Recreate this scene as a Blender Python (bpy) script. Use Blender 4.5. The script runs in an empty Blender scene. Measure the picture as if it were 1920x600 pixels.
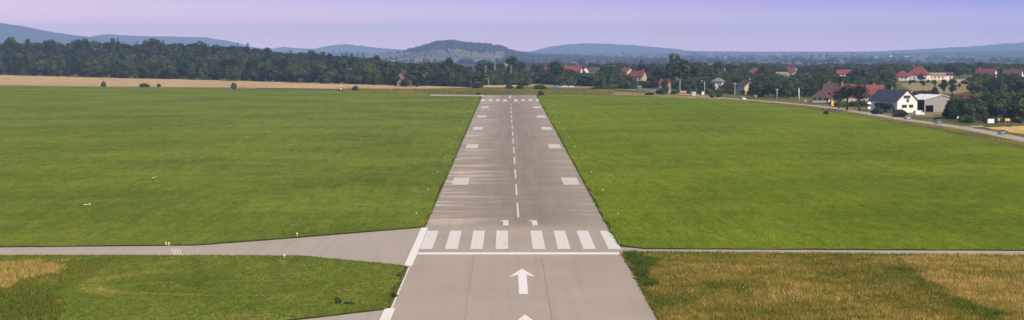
import bpy, bmesh, math, random
import numpy as np
from mathutils import Vector, Matrix
from mathutils.geometry import tessellate_polygon

R = math.radians
sc = bpy.context.scene
COL = sc.collection

# ------------------------------------------------------------------ camera
F = 3800.0                     # focal length in photo pixels (photo 1920 x 600)
CAM_H = 30.7
PITCH = math.atan(225.0 / F)
YAW = -math.atan(10.4 / F)
cam_data = bpy.data.cameras.new("camera")
cam_data.sensor_width = 36.0
cam_data.lens = F / 1920.0 * 36.0
cam_data.clip_start = 1.0
cam_data.clip_end = 60000.0
cam = bpy.data.objects.new("camera", cam_data)
cam.location = (0, 0, CAM_H)
cam.rotation_euler = (math.pi / 2 - PITCH, 0, YAW)
COL.objects.link(cam)
sc.camera = cam

# ------------------------------------------------------------------ sky, sun, exposure
SUN_EL, SUN_AZ = R(40), R(140)          # azimuth clockwise from +Y (140 = behind the camera, to its right)
world = bpy.data.worlds.new("World")
sc.world = world
world.use_nodes = True
wn, wl = world.node_tree.nodes, world.node_tree.links
wn.clear()
w_out = wn.new('ShaderNodeOutputWorld')
w_bg = wn.new('ShaderNodeBackground')
w_bg.inputs['Strength'].default_value = 0.10
sky_tex = wn.new('ShaderNodeTexSky')
sky_tex.sky_type = 'NISHITA'
sky_tex.sun_disc = False
sky_tex.sun_elevation = SUN_EL
sky_tex.sun_rotation = SUN_AZ
sky_tex.altitude = 300
sky_tex.air_density = 1.0
sky_tex.dust_density = 2.0
sky_tex.ozone_density = 1.5
w_tc = wn.new('ShaderNodeTexCoord')
w_sep = wn.new('ShaderNodeSeparateXYZ')
wl.new(w_tc.outputs['Generated'], w_sep.inputs[0])


def wmath(op, a, b, clamp=False):
    n = wn.new('ShaderNodeMath')
    n.operation = op
    n.use_clamp = clamp
    for i, v in enumerate((a, b)):
        if isinstance(v, (int, float)):
            n.inputs[i].default_value = v
        else:
            wl.new(v, n.inputs[i])
    return n.outputs[0]


# pink haze band low over the horizon that turns violet upwards and towards the right
w_t = wmath('ADD', wmath('MULTIPLY', w_sep.outputs['Z'], 20.7), wmath('MULTIPLY', w_sep.outputs['X'], 0.62))
w_t = wmath('ADD', w_t, 0.20, clamp=True)
w_ramp = wn.new('ShaderNodeValToRGB')
w_ramp.color_ramp.elements[0].position = 0.0
w_ramp.color_ramp.elements[0].color = (1.10, 0.67, 0.63, 1)
w_ramp.color_ramp.elements[1].position = 0.82
w_ramp.color_ramp.elements[1].color = (0.14, 0.17, 0.60, 1)
w_mid = w_ramp.color_ramp.elements.new(0.45)
w_mid.color = (0.61, 0.45, 0.62, 1)
wl.new(w_t, w_ramp.inputs[0])
w_gain = wn.new('ShaderNodeVectorMath')
w_gain.operation = 'SCALE'
w_gain.inputs['Scale'].default_value = 10.6
wl.new(w_ramp.outputs[0], w_gain.inputs[0])
w_map = wn.new('ShaderNodeMapRange')
w_map.interpolation_type = 'SMOOTHSTEP'
w_map.inputs['From Min'].default_value = 0.04
w_map.inputs['From Max'].default_value = 0.30
w_map.inputs['To Min'].default_value = 0.9
w_map.inputs['To Max'].default_value = 0.0
wl.new(w_sep.outputs['Z'], w_map.inputs['Value'])
w_mix = wn.new('ShaderNodeMix')
w_mix.data_type = 'RGBA'
wl.new(w_map.outputs['Result'], w_mix.inputs['Factor'])
wl.new(sky_tex.outputs[0], w_mix.inputs['A'])
wl.new(w_gain.outputs[0], w_mix.inputs['B'])
wl.new(w_mix.outputs['Result'], w_bg.inputs['Color'])
wl.new(w_bg.outputs[0], w_out.inputs[0])

sun_data = bpy.data.lights.new("sun", 'SUN')
sun_data.energy = 3.6
sun_data.angle = R(1.2)
sun_data.color = (1.0, 0.87, 0.71)
sun = bpy.data.objects.new("sun", sun_data)
_sd = Vector((math.sin(SUN_AZ) * math.cos(SUN_EL), math.cos(SUN_AZ) * math.cos(SUN_EL), math.sin(SUN_EL)))
sun.rotation_euler = _sd.to_track_quat('Z', 'Y').to_euler()
sun.location = (0, -50, 120)
COL.objects.link(sun)

vs = sc.view_settings
vs.view_transform = 'Standard'
vs.look = 'None'
vs.gamma = 1.0
vs.use_curve_mapping = False
vs.exposure = 0.55
sc.render.engine = 'CYCLES'
sc.cycles.use_denoising = True
sc.cycles.max_bounces = 5
sc.cycles.volume_bounces = 1
sc.cycles.transparent_max_bounces = 8

rng = random.Random(7)
nrng = np.random.default_rng(7)


# ------------------------------------------------------------------ helpers: place
def sm(a, b, x):
    t = (x - a) / (b - a)
    t = 0.0 if t < 0 else 1.0 if t > 1 else t
    return t * t * (3 - 2 * t)


def lerp_poly(pts, x):
    if x <= pts[0][0]:
        return pts[0][1]
    for (a, b), (c, d) in zip(pts, pts[1:]):
        if x <= c:
            return b + (d - b) * (x - a) / (c - a)
    return pts[-1][1]


# the land beyond the village falls away gently towards the far hills
FALL = [(1650, 0), (2000, -2), (2500, -10), (3500, -21), (4500, -29), (6500, -42), (9000, -55), (12000, -65), (16000, -75), (21000, -86)]


def T(x, y):
    """height of the land: level airfield, a rise under the left wood, a shallow valley beyond"""
    if y < 1250:
        return 0.0
    left = sm(0.0, -0.13, x / y)
    z = 12.0 * sm(1800, 2350, y) * left
    z += lerp_poly(FALL, y) * (1 - left) + left * (-62.0 * sm(2400, 6000, y))
    return z


MW = cam.matrix_world
_rot = (Matrix.Rotation(YAW, 3, 'Z') @ Matrix.Rotation(math.pi / 2 - PITCH, 3, 'X'))


def ray(px, py):
    return _rot @ Vector(((px - 960) / F, -(py - 300) / F, -1.0))


def G(px, py):
    """point of the level airfield seen at a photo pixel"""
    d = ray(px, py)
    s = -CAM_H / d.z
    return Vector((d.x * s, d.y * s, 0.0))


def X_at(px, y, py=160):
    d = ray(px, py)
    return d.x / d.y * y


def Z_at(py, y, px=960):
    d = ray(px, py)
    return CAM_H + d.z / d.y * y


def ground(px, y):
    x = X_at(px, y)
    return Vector((x, y, T(x, y)))


# ------------------------------------------------------------------ helpers: objects
def tag(o, label=None, cat=None, group=None, kind=None):
    if label:
        o['label'] = label
    if cat:
        o['category'] = cat
    if group:
        o['group'] = group
    if kind:
        o['kind'] = kind
    return o


def link(o, parent=None):
    COL.objects.link(o)
    if parent is not None:
        o.parent = parent
    return o


def empty(name, loc, rz=0.0, scale=None):
    o = bpy.data.objects.new(name, None)
    o.empty_display_size = 0.5
    o.location = loc
    o.rotation_euler = (0, 0, rz)
    if scale:
        o.scale = scale
    return link(o)


class MB:
    def __init__(self):
        self.v, self.f = [], []

    def poly(self, pts):
        n = len(self.v)
        self.v += [tuple(p) for p in pts]
        self.f.append(tuple(range(n, n + len(pts))))

    def box(self, x0, x1, y0, y1, z0, z1):
        n = len(self.v)
        self.v += [(x0, y0, z0), (x1, y0, z0), (x1, y1, z0), (x0, y1, z0), (x0, y0, z1), (x1, y0, z1), (x1, y1, z1), (x0, y1, z1)]
        for q in ((0, 3, 2, 1), (4, 5, 6, 7), (0, 1, 5, 4), (1, 2, 6, 5), (2, 3, 7, 6), (3, 0, 4, 7)):
            self.f.append(tuple(n + i for i in q))

    def prism(self, prof, axis, a, b):
        """a profile polygon pushed along an axis ('x': profile is y,z ; 'y': x,z ; 'z': x,y)"""
        def pt(p, t):
            return {'x': (t, p[0], p[1]), 'y': (p[0], t, p[1]), 'z': (p[0], p[1], t)}[axis]
        n, k = len(self.v), len(prof)
        self.v += [pt(p, a) for p in prof] + [pt(p, b) for p in prof]
        self.f.append(tuple(range(n, n + k)))
        self.f.append(tuple(range(n + 2 * k - 1, n + k - 1, -1)))
        for i in range(k):
            j = (i + 1) % k
            self.f.append((n + i, n + k + i, n + k + j, n + j))

    def tube(self, pts, radii, seg=7, cap=True):
        n0 = len(self.v)
        for i, p in enumerate(pts):
            p = Vector(p)
            d = (Vector(pts[min(i + 1, len(pts) - 1)]) - Vector(pts[max(i - 1, 0)])).normalized()
            a = d.orthogonal().normalized()
            b = d.cross(a)
            for k in range(seg):
                t = 2 * math.pi * k / seg
                self.v.append(tuple(p + (a * math.cos(t) + b * math.sin(t)) * radii[i]))
        for i in range(len(pts) - 1):
            for k in range(seg):
                k2 = (k + 1) % seg
                self.f.append((n0 + i * seg + k, n0 + i * seg + k2, n0 + (i + 1) * seg + k2, n0 + (i + 1) * seg + k))
        if cap:
            self.f.append(tuple(n0 + k for k in range(seg))[::-1])
            self.f.append(tuple(n0 + (len(pts) - 1) * seg + k for k in range(seg)))

    def mesh(self, name, mat=None, smooth=False, fix=True):
        me = bpy.data.meshes.new(name)
        me.from_pydata(self.v, [], self.f)
        if fix:
            bm = bmesh.new()
            bm.from_mesh(me)
            bmesh.ops.recalc_face_normals(bm, faces=bm.faces)
            bm.to_mesh(me)
            bm.free()
        if mat:
            me.materials.append(mat)
        if smooth:
            for p in me.polygons:
                p.use_smooth = True
        me.update()
        return me

    def build(self, name, mat, parent=None, smooth=False, loc=None, rz=None):
        o = bpy.data.objects.new(name, self.mesh(name, mat, smooth))
        if loc is not None:
            o.location = loc
        if rz is not None:
            o.rotation_euler = (0, 0, rz)
        return link(o, parent)


def np_mesh(name, verts, faces_flat, nside, mat, attrs=None):
    """fast mesh out of numpy arrays; all faces have nside corners"""
    me = bpy.data.meshes.new(name)
    nv, nf = len(verts), len(faces_flat) // nside
    me.vertices.add(nv)
    me.vertices.foreach_set('co', np.asarray(verts, dtype=np.float32).ravel())
    me.loops.add(nf * nside)
    me.loops.foreach_set('vertex_index', np.asarray(faces_flat, dtype=np.int32))
    me.polygons.add(nf)
    me.polygons.foreach_set('loop_start', np.arange(0, nf * nside, nside, dtype=np.int32))
    for k, a in (attrs or {}).items():
        at = me.attributes.new(k, 'FLOAT', 'POINT')
        at.data.foreach_set('value', np.asarray(a, dtype=np.float32))
    me.materials.append(mat)
    me.update(calc_edges=True)
    me.validate()
    return me


def copy_tree(src, loc=None, rz=None, scale=None):
    r = src.copy()
    COL.objects.link(r)
    if loc is not None:
        r.location = loc
    if rz is not None:
        r.rotation_euler = (0, 0, rz)
    if scale is not None:
        r.scale = scale
    for ch in src.children:
        c = ch.copy()
        COL.objects.link(c)
        c.parent = r
        for g in ch.children:
            d = g.copy()
            COL.objects.link(d)
            d.parent = c
    return r


# ------------------------------------------------------------------ helpers: materials
class NT:
    def __init__(self, name):
        self.m = bpy.data.materials.new(name)
        self.m.use_nodes = True
        self.n, self.l = self.m.node_tree.nodes, self.m.node_tree.links
        self.n.clear()
        self.out = self.n.new('ShaderNodeOutputMaterial')
        self.p = self.n.new('ShaderNodeBsdfPrincipled')
        self.p.inputs['Specular IOR Level'].default_value = 0.2
        self.l.new(self.p.outputs[0], self.out.inputs['Surface'])
        self.geo = self.n.new('ShaderNodeNewGeometry')

    def put(self, sock, v):
        if isinstance(v, (int, float)):
            sock.default_value = v
        elif isinstance(v, (tuple, list)):
            sock.default_value = tuple(v) + ((1.0,) if len(v) == 3 and len(sock.default_value) == 4 else ())
        else:
            self.l.new(v, sock)

    def math(self, op, a, b=0.0, clamp=False):
        n = self.n.new('ShaderNodeMath')
        n.operation = op
        n.use_clamp = clamp
        self.put(n.inputs[0], a)
        self.put(n.inputs[1], b)
        return n.outputs[0]

    def coords(self, scale=(1, 1, 1), obj=False):
        n = self.n.new('ShaderNodeMapping')
        n.inputs['Scale'].default_value = scale
        if obj:
            tc = self.n.new('ShaderNodeTexCoord')
            self.l.new(tc.outputs['Object'], n.inputs['Vector'])
        else:
            self.l.new(self.geo.outputs['Position'], n.inputs['Vector'])
        return n.outputs[0]

    def noise(self, scale, detail=3, vec=None, rough=0.55, dist=0.0):
        n = self.n.new('ShaderNodeTexNoise')
        n.inputs['Scale'].default_value = scale
        n.inputs['Detail'].default_value = detail
        n.inputs['Roughness'].default_value = rough
        n.inputs['Distortion'].default_value = dist
        self.l.new(vec if vec is not None else self.geo.outputs['Position'], n.inputs['Vector'])
        return n.outputs['Fac']

    def rng(self, v, a, b, lo=0.0, hi=1.0, smooth=True):
        n = self.n.new('ShaderNodeMapRange')
        n.interpolation_type = 'SMOOTHSTEP' if smooth else 'LINEAR'
        self.put(n.inputs['Value'], v)
        self.put(n.inputs['From Min'], a)
        self.put(n.inputs['From Max'], b)
        self.put(n.inputs['To Min'], lo)
        self.put(n.inputs['To Max'], hi)
        return n.outputs['Result']

    def mix(self, fac, a, b, blend='MIX'):
        n = self.n.new('ShaderNodeMix')
        n.data_type = 'RGBA'
        n.blend_type = blend
        self.put(n.inputs['Factor'], fac)
        self.put(n.inputs['A'], a)
        self.put(n.inputs['B'], b)
        return n.outputs['Result']

    def bump(self, h, strength=0.3, dist=0.1):
        n = self.n.new('ShaderNodeBump')
        n.inputs['Strength'].default_value = strength
        n.inputs['Distance'].default_value = dist
        self.l.new(h, n.inputs['Height'])
        self.l.new(n.outputs[0], self.p.inputs['Normal'])

    def done(self, col, rough=0.9, spec=None, metal=None):
        self.put(self.p.inputs['Base Color'], col)
        self.put(self.p.inputs['Roughness'], rough)
        if spec is not None:
            self.p.inputs['Specular IOR Level'].default_value = spec
        if metal is not None:
            self.p.inputs['Metallic'].default_value = metal
        return self.m


def plain(name, col, rough=0.7, var=0.25, scale=1.5, spec=0.3, metal=None):
    t = NT(name)
    nz = t.noise(scale, 4)
    dark = tuple(c * (1 - var) for c in col)
    lite = tuple(min(1, c * (1 + var * 0.6)) for c in col)
    return t.done(t.mix(t.rng(nz, 0.3, 0.7), dark, lite), rough, spec, metal)


M = {}


def grass_mat(name, a, b, dry, dry_amt, grain=0.35):
    t = NT(name)
    big = t.noise(0.018, 4, rough=0.6)
    mid = t.noise(0.11, 4, vec=t.coords((0.7, 1.0, 1.0)), rough=0.6)
    fine = t.noise(1.3, 3, rough=0.7)
    col = t.mix(t.rng(big, 0.35, 0.65), a, b)
    col = t.mix(t.math('MULTIPLY', t.rng(mid, 0.50, 0.78), dry_amt), col, dry)
    # swaths left by the mower, very faint
    mp = t.n.new('ShaderNodeMapping')
    mp.inputs['Rotation'].default_value = (0, 0, 0.18)
    mp.inputs['Scale'].default_value = (1.0, 0.045, 1.0)
    t.l.new(t.geo.outputs['Position'], mp.inputs['Vector'])
    sw = t.noise(0.30, 3, vec=mp.outputs[0])
    blot = t.noise(0.045, 5, vec=t.coords((0.5, 1.0, 1.0)), rough=0.7)
    sw = t.math('ADD', t.rng(sw, 0.3, 0.7, -0.06, 0.06), t.rng(blot, 0.3, 0.7, -0.07, 0.07))
    gr = t.noise(1.0, 2, vec=t.coords((1.1, 0.16, 1.0)), rough=0.6)
    gr2 = t.noise(1.0, 2, vec=t.coords((0.35, 0.06, 1.0)), rough=0.6)
    sw = t.math('ADD', sw, t.math('ADD', t.rng(gr, 0.25, 0.75, -0.16, 0.16), t.rng(gr2, 0.3, 0.7, -0.09, 0.09)))
    k = t.math('ADD', t.rng(fine, 0.2, 0.8, 1 - grain, 1 + grain, False), sw)
    cmb = t.n.new('ShaderNodeCombineXYZ')
    for i in range(3):
        t.l.new(k, cmb.inputs[i])
    col = t.mix(1.0, col, cmb.outputs[0], 'MULTIPLY')
    t.bump(fine, 0.6, 0.12)
    return t.done(col, 1.0, 0.0)


M['grass_left'] = grass_mat('mown_grass_left', (0.090, 0.124, 0.014), (0.128, 0.164, 0.020), (0.18, 0.165, 0.036), 0.65)
M['grass_right'] = grass_mat('mown_grass_right', (0.090, 0.130, 0.008), (0.128, 0.168, 0.011), (0.165, 0.160, 0.022), 0.5)
M['grass_island'] = grass_mat('rough_grass', (0.088, 0.130, 0.016), (0.135, 0.165, 0.024), (0.22, 0.185, 0.055), 0.6, 0.4)
M['tall_floor'] = grass_mat('tall_grass_floor', (0.120, 0.115, 0.018), (0.19, 0.15, 0.034), (0.28, 0.20, 0.06), 0.7, 0.4)
M['verge'] = grass_mat('verge_grass', (0.085, 0.095, 0.028), (0.135, 0.125, 0.048), (0.20, 0.16, 0.075), 0.7, 0.4)
M['stubble'] = grass_mat('stubble', (0.36, 0.245, 0.125), (0.44, 0.31, 0.165), (0.27, 0.20, 0.10), 0.5, 0.2)
M['dry_meadow'] = grass_mat('dry_meadow', (0.20, 0.16, 0.08), (0.27, 0.205, 0.11), (0.13, 0.13, 0.05), 0.6, 0.3)
M['ripe'] = grass_mat('ripe_field', (0.42, 0.27, 0.08), (0.50, 0.33, 0.11), (0.34, 0.24, 0.09), 0.5, 0.2)

# the land as a whole: meadow near by, a patchwork of woods and fields far out
t = NT('land')
vo = t.n.new('ShaderNodeTexVoronoi')
vo.inputs['Scale'].default_value = 0.0045
t.l.new(t.coords((1.0, 0.45, 0.0)), vo.inputs['Vector'])
sepc = t.n.new('ShaderNodeSeparateColor')
t.l.new(vo.outputs['Color'], sepc.inputs[0])
near = t.mix(t.rng(t.noise(0.02, 4), 0.35, 0.65), (0.085, 0.098, 0.028), (0.145, 0.135, 0.052))
far = t.mix(t.rng(sepc.outputs[0], 0.70, 0.72), (0.035, 0.055, 0.018), (0.26, 0.20, 0.11))
far = t.mix(t.rng(sepc.outputs[1], 0.62, 0.64), far, (0.062, 0.076, 0.034))
sepp = t.n.new('ShaderNodeSeparateXYZ')
t.l.new(t.geo.outputs['Position'], sepp.inputs[0])
col = t.mix(t.rng(sepp.outputs['Y'], 1900, 2600), near, far)
fine = t.noise(0.8, 3)
col = t.mix(t.rng(fine, 0.25, 0.75, 0.0, 0.35), col, (0.04, 0.05, 0.015))
M['land'] = t.done(col, 1.0, 0.0)

# runway asphalt: old grey tarmac, sediment streaks running across, a darker worn middle
def tarmac(name, base, dark, light, track=True):
    t = NT(name)
    sp = t.n.new('ShaderNodeSeparateXYZ')
    t.l.new(t.geo.outputs['Position'], sp.inputs[0])
    col = t.mix(t.rng(t.noise(0.05, 4), 0.3, 0.7), base, tuple(0.8 * a + 0.2 * b for a, b in zip(base, dark)))
    if track:
        far_end = t.rng(sp.outputs['Y'], 322, 350)
        off = t.math('ABSOLUTE', t.math('SUBTRACT', sp.outputs['X'], 2.6))
        col = t.mix(t.math('MULTIPLY', far_end, 0.42), col, dark)
        worn = t.math('MULTIPLY', t.rng(off, 13.5, 2.0), far_end)
        worn = t.math('MULTIPLY', worn, t.rng(t.noise(0.55, 4, vec=t.coords((1.0, 0.022, 1.0))), 0.25, 0.70, 0.25, 0.80))
        col = t.mix(worn, col, dark)
        sn = t.noise(1.0, 4, vec=t.coords((0.055, 0.16, 1.0)), rough=0.65, dist=0.5)
        side = t.math('ADD', t.rng(sp.outputs['X'], 1.0, -10.0, 0.12, 1.0), t.rng(sp.outputs['X'], 8.0, 16.0, 0.0, 0.45))
        st = t.math('MULTIPLY', t.math('MULTIPLY', t.rng(sn, 0.46, 0.66), far_end), side)
        col = t.mix(t.math('MULTIPLY', st, 0.7, True), col, light)
        sn2 = t.noise(1.0, 3, vec=t.coords((0.03, 0.30, 1.0)), rough=0.6)
        col = t.mix(t.math('MULTIPLY', t.rng(sn2, 0.52, 0.75), t.math('MULTIPLY', far_end, 0.5)), col, dark)
    ln = t.noise(1.0, 3, vec=t.coords((0.9, 0.012, 1.0)), rough=0.6)
    col = t.mix(t.rng(ln, 0.45, 0.75, 0.0, 0.35), col, tuple(c * 0.72 for c in base))
    g = t.noise(2.6, 3, rough=0.75)
    col = t.mix(t.rng(g, 0.35, 0.7, 0.0, 0.30), col, tuple(c * 0.6 for c in base))
    t.bump(g, 0.25, 0.02)
    return t.done(col, 0.95, 0.03)


M['runway'] = tarmac('runway_tarmac', (0.362, 0.308, 0.250), (0.172, 0.140, 0.110), (0.60, 0.505, 0.41))
M['taxi'] = tarmac('taxiway_tarmac', (0.365, 0.312, 0.258), (0.25, 0.21, 0.17), (0.44, 0.38, 0.32), False)
M['road'] = tarmac('road_tarmac', (0.35, 0.315, 0.285), (0.22, 0.20, 0.18), (0.37, 0.33, 0.30), False)
M['soil'] = plain('edge_soil', (0.038, 0.034, 0.018), 0.95, 0.5, 2.0, 0.05)
M['joint'] = plain('joint_tar', (0.265, 0.224, 0.184), 0.9, 0.5, 0.6, 0.0)


def paint(name, white, under, wear):
    t = NT(name)
    n1 = t.noise(2.2, 5, rough=0.75)
    n2 = t.noise(0.7, 3, vec=t.coords((3.0, 0.3, 1.0)))
    w = t.math('MULTIPLY', t.rng(n1, 0.38, 0.72), wear)
    w = t.math('ADD', w, t.math('MULTIPLY', t.rng(n2, 0.55, 0.75), wear * 0.6), True)
    return t.done(t.mix(w, white, under), 0.7, 0.25)


M['paint'] = paint('white_paint', (0.63, 0.585, 0.54), (0.36, 0.31, 0.26), 0.6)
M['paint_fresh'] = paint('white_paint_fresh', (0.69, 0.645, 0.595), (0.46, 0.40, 0.35), 0.35)
M['paint_worn'] = paint('white_paint_worn', (0.55, 0.50, 0.455), (0.30, 0.25, 0.215), 0.7)
M['yellow_paint'] = paint('yellow_paint', (0.66, 0.56, 0.34), (0.30, 0.25, 0.2), 0.7)


def leaf_mat(name, cols, trans=0.25):
    t = NT(name)
    oi = t.n.new('ShaderNodeObjectInfo')
    ramp = t.n.new('ShaderNodeValToRGB')
    el = ramp.color_ramp.elements
    while len(el) < len(cols):
        el.new(0.5)
    for i, c in enumerate(cols):
        el[i].position = i / (len(cols) - 1)
        el[i].color = (*c, 1)
    t.l.new(oi.outputs['Random'], ramp.inputs[0])
    k = t.math('MULTIPLY', t.rng(t.geo.outputs['Random Per Island'], 0, 1, 0.5, 1.5, False), t.rng(t.noise(0.20, 2), 0.3, 0.7, 0.5, 1.6))
    cmb = t.n.new('ShaderNodeCombineXYZ')
    for i in range(3):
        t.l.new(k, cmb.inputs[i])
    col = t.mix(1.0, ramp.outputs[0], cmb.outputs[0], 'MULTIPLY')
    t.done(col, 0.75, 0.15)
    tr = t.n.new('ShaderNodeBsdfTranslucent')
    t.l.new(col, tr.inputs['Color'])
    mx = t.n.new('ShaderNodeMixShader')
    mx.inputs[0].default_value = trans
    t.l.new(t.p.outputs[0], mx.inputs[1])
    t.l.new(tr.outputs[0], mx.inputs[2])
    t.l.new(mx.outputs[0], t.out.inputs['Surface'])
    return t.m


M['leaf'] = leaf_mat('broad_leaf', [(0.018, 0.036, 0.014), (0.042, 0.062, 0.021), (0.025, 0.045, 0.017), (0.068, 0.084, 0.030), (0.032, 0.055, 0.020), (0.052, 0.058, 0.024), (0.020, 0.039, 0.016)])
M['leaf_edge'] = leaf_mat('edge_leaf', [(0.028, 0.052, 0.016), (0.062, 0.086, 0.025), (0.038, 0.064, 0.020), (0.084, 0.100, 0.034), (0.048, 0.074, 0.024), (0.074, 0.076, 0.029), (0.030, 0.055, 0.019)])
M['needle'] = leaf_mat('needle', [(0.009, 0.018, 0.010), (0.014, 0.024, 0.012), (0.018, 0.027, 0.014)], 0.1)
M['leaf_brown'] = leaf_mat('bronzed_leaf', [(0.060, 0.052, 0.025), (0.072, 0.060, 0.029)])
M['leaf_light'] = leaf_mat('light_leaf', [(0.045, 0.066, 0.020), (0.055, 0.074, 0.024)])
M['bark'] = plain('bark', (0.075, 0.060, 0.045), 0.95, 0.4, 3.0, 0.1)


def blade_mat(name):
    t = NT(name)
    at = t.n.new('ShaderNodeAttribute')
    at.attribute_name = 'tint'
    ramp = t.n.new('ShaderNodeValToRGB')
    el = ramp.color_ramp.elements
    cs = [(0.0, (0.035, 0.062, 0.012)), (0.28, (0.100, 0.140, 0.012)), (0.48, (0.175, 0.160, 0.022)),
          (0.70, (0.325, 0.248, 0.050)), (1.0, (0.54, 0.36, 0.125))]
    while len(el) < len(cs):
        el.new(0.5)
    for e, (p, c) in zip(el, cs):
        e.position = p
        e.color = (*c, 1)
    t.l.new(at.outputs['Fac'], ramp.inputs[0])
    t.done(ramp.outputs[0], 0.9, 0.0)
    tr = t.n.new('ShaderNodeBsdfTranslucent')
    t.l.new(ramp.outputs[0], tr.inputs['Color'])
    mx = t.n.new('ShaderNodeMixShader')
    mx.inputs[0].default_value = 0.3
    t.l.new(t.p.outputs[0], mx.inputs[1])
    t.l.new(tr.outputs[0], mx.inputs[2])
    t.l.new(mx.outputs[0], t.out.inputs['Surface'])
    return t.m


M['blade'] = blade_mat('grass_blade')

# ------------------------------------------------------------------ the land
def axis(parts):
    out = []
    for a, b, n in parts:
        out += list(np.linspace(a, b, n, endpoint=False))
    return out + [parts[-1][1]]


xs = axis([(-12000, -3000, 12), (-3000, -600, 24), (-600, 600, 40), (600, 3000, 24), (3000, 12000, 12)])
ys = axis([(-600, 1200, 8), (1200, 3200, 50), (3200, 8000, 30), (8000, 20300, 14)])
verts = np.array([(x, y, T(x, y) - 0.05) for y in ys for x in xs])
nx = len(xs)
faces = [(j * nx + i, j * nx + i + 1, (j + 1) * nx + i + 1, (j + 1) * nx + i) for j in range(len(ys) - 1) for i in range(nx - 1)]
land = link(bpy.data.objects.new('ground', np_mesh('ground', verts, np.array(faces).ravel(), 4, M['land'])))
tag(land, kind='structure')


def rough_line(pts, step=6.0, amp=0.25, far=520.0):
    """a polyline with more points and small sideways wobbles"""
    out = []
    for a, b in zip(pts, pts[1:] + pts[:1]):
        a, b = Vector(a), Vector(b)
        L = (b - a).length
        n = max(1, min(120, int(L / step))) if min(a.y, b.y) < 1400 else 1
        nrm = Vector((-(b - a).y, (b - a).x, 0)).normalized()
        for i in range(n):
            p = a.lerp(b, i / n)
            if i:
                p = p + nrm * rng.gauss(0, amp)
            out.append(p)
    return out


def sheet(name, pts, mat, z, skirt=None, kind='structure', rough=None, parent=None, drape=False):
    """a flat sheet at height z; with skirt it is a slab of sod that ends in a bare earth edge"""
    pts = [Vector(p) for p in pts]
    if rough:
        pts = rough_line(pts, *rough)
    zz = [z + (T(p.x, p.y) if drape else 0) for p in pts]
    v = [(p.x, p.y, q) for p, q in zip(pts, zz)]
    tris = tessellate_polygon([[Vector((p.x, p.y, 0)) for p in pts]])
    f = []
    for a, b, c in tris:
        n = (Vector(v[b]) - Vector(v[a])).cross(Vector(v[c]) - Vector(v[a]))
        f.append((a, b, c) if n.z > 0 else (a, c, b))
    n = len(v)
    mi = [0] * len(f)
    if skirt is not None:
        v += [(p.x, p.y, skirt) for p in pts]
        for i in range(n):
            j = (i + 1) % n
            f.append((i, j, n + j, n + i))
            mi.append(1)
    me = bpy.data.meshes.new(name)
    me.from_pydata(v, [], f)
    me.materials.append(mat)
    if skirt is not None:
        me.materials.append(M['soil'])
        me.polygons.foreach_set('material_index', mi)
    me.update()
    o = link(bpy.data.objects.new(name, me), parent)
    if kind and parent is None:
        tag(o, kind=kind)
    return o


XL, XR, XC = -13.3, 16.55, 2.05       # runway edges and centre line
Y_END = 1132.0
# runway itself
n_y = [180, 231, 274, 331, 500, 800, Y_END]
mb = MB()
for a, b in zip(n_y, n_y[1:]):
    mb.poly([(XL, a, 0), (XR, a, 0), (XR, b, 0), (XL, b, 0)])
runway = tag(mb.build('runway', M['runway']), kind='structure')

# taxiways on the left and the narrow service path on the right
L1 = [G(-260, 464), G(0, 464), G(370, 460.5), G(500, 451), G(797, 427), Vector((XL - 0.02, 331.5, 0)), Vector((XL - 0.02, 274, 0)), G(757, 498), G(565, 479.5), G(270, 478.5), G(0, 478.5), G(-260, 478.5)]
taxi1 = sheet('taxiway', [Vector((p.x, p.y, 0)) for p in L1], M['taxi'], -0.004)
b1 = G(735, 580)
taxi2 = sheet('taxiway', [Vector((XL - 0.02, b1.y, 0)), G(560, 600), G(200, 640), G(-200, 690), Vector((-100, 150, 0)), Vector((XL - 0.02, 150, 0))], M['taxi'], -0.004)
path = sheet('service_path', [Vector((XR + 0.02, 299.5, 0)), G(1185, 464.6), G(1212, 467.5), G(1920, 470.5), G(2300, 471.5), G(2300, 481.2), G(1920, 480.0), G(1600, 477.0), G(1240, 474.2), Vector((XR + 0.02, 291.5, 0))], M['taxi'], -0.004)
fe = [G(808, 176.8), G(905, 177.6), Vector((XL - 0.02, Y_END, 0)), Vector((XL - 0.02, 1100, 0)), G(808, 179.8), G(640, 179.5), G(640, 177.2)]
taxi3 = sheet('taxiway', [G(806, 177.0), Vector((XL - 0.02, Y_END - 1, 0)), Vector((XL - 0.02, 1106, 0)), G(806, 179.6)], M['taxi'], -0.004)

# mown grass: slabs of sod with a bare edge
SOD = 0.13
left_pts = [G(-420, 463), G(0, 463.2), G(365, 459.8), G(500, 449.8), G(795, 425.6), Vector((XL - 0.35, 334, 0)), Vector((XL - 0.30, 1104, 0)), G(806, 180.2), G(806, 176.4), G(690, 172.5), G(480, 168.5), G(200, 164.5), G(0, 163), G(-420, 161)]
mown_l = sheet('mown_grass', left_pts, M['grass_left'], SOD, -0.04, rough=(2.2, 0.26))
right_pts = [Vector((XR + 0.3, 1128, 0)), Vector((XR + 0.3, 303, 0)), G(1183, 463.9), G(1211, 466.8), G(1920, 469.8), G(2500, 471), G(2500, 340), G(1985, 291), G(1920, 280), G(1800, 254.5), G(1700, 234.8), G(1600, 216.6), G(1500, 202.2), G(1400, 192), G(1290, 184.2), G(1150, 179.3), G(1020, 176.4)]
mown_r = sheet('mown_grass', right_pts, M['grass_right'], SOD, -0.04, rough=(2.2, 0.26))
isl_pts = [G(-420, 479.6), G(0, 479.6), G(270, 479.6), G(563, 480.6), G(755, 499), Vector((XL - 0.45, 272, 0)), Vector((XL - 0.45, b1.y + 0.6, 0)), G(558, 599), G(200, 639), G(-420, 700)]
island = sheet('grass_island', isl_pts, M['grass_island'], SOD, -0.04, rough=(1.6, 0.24))
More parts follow.
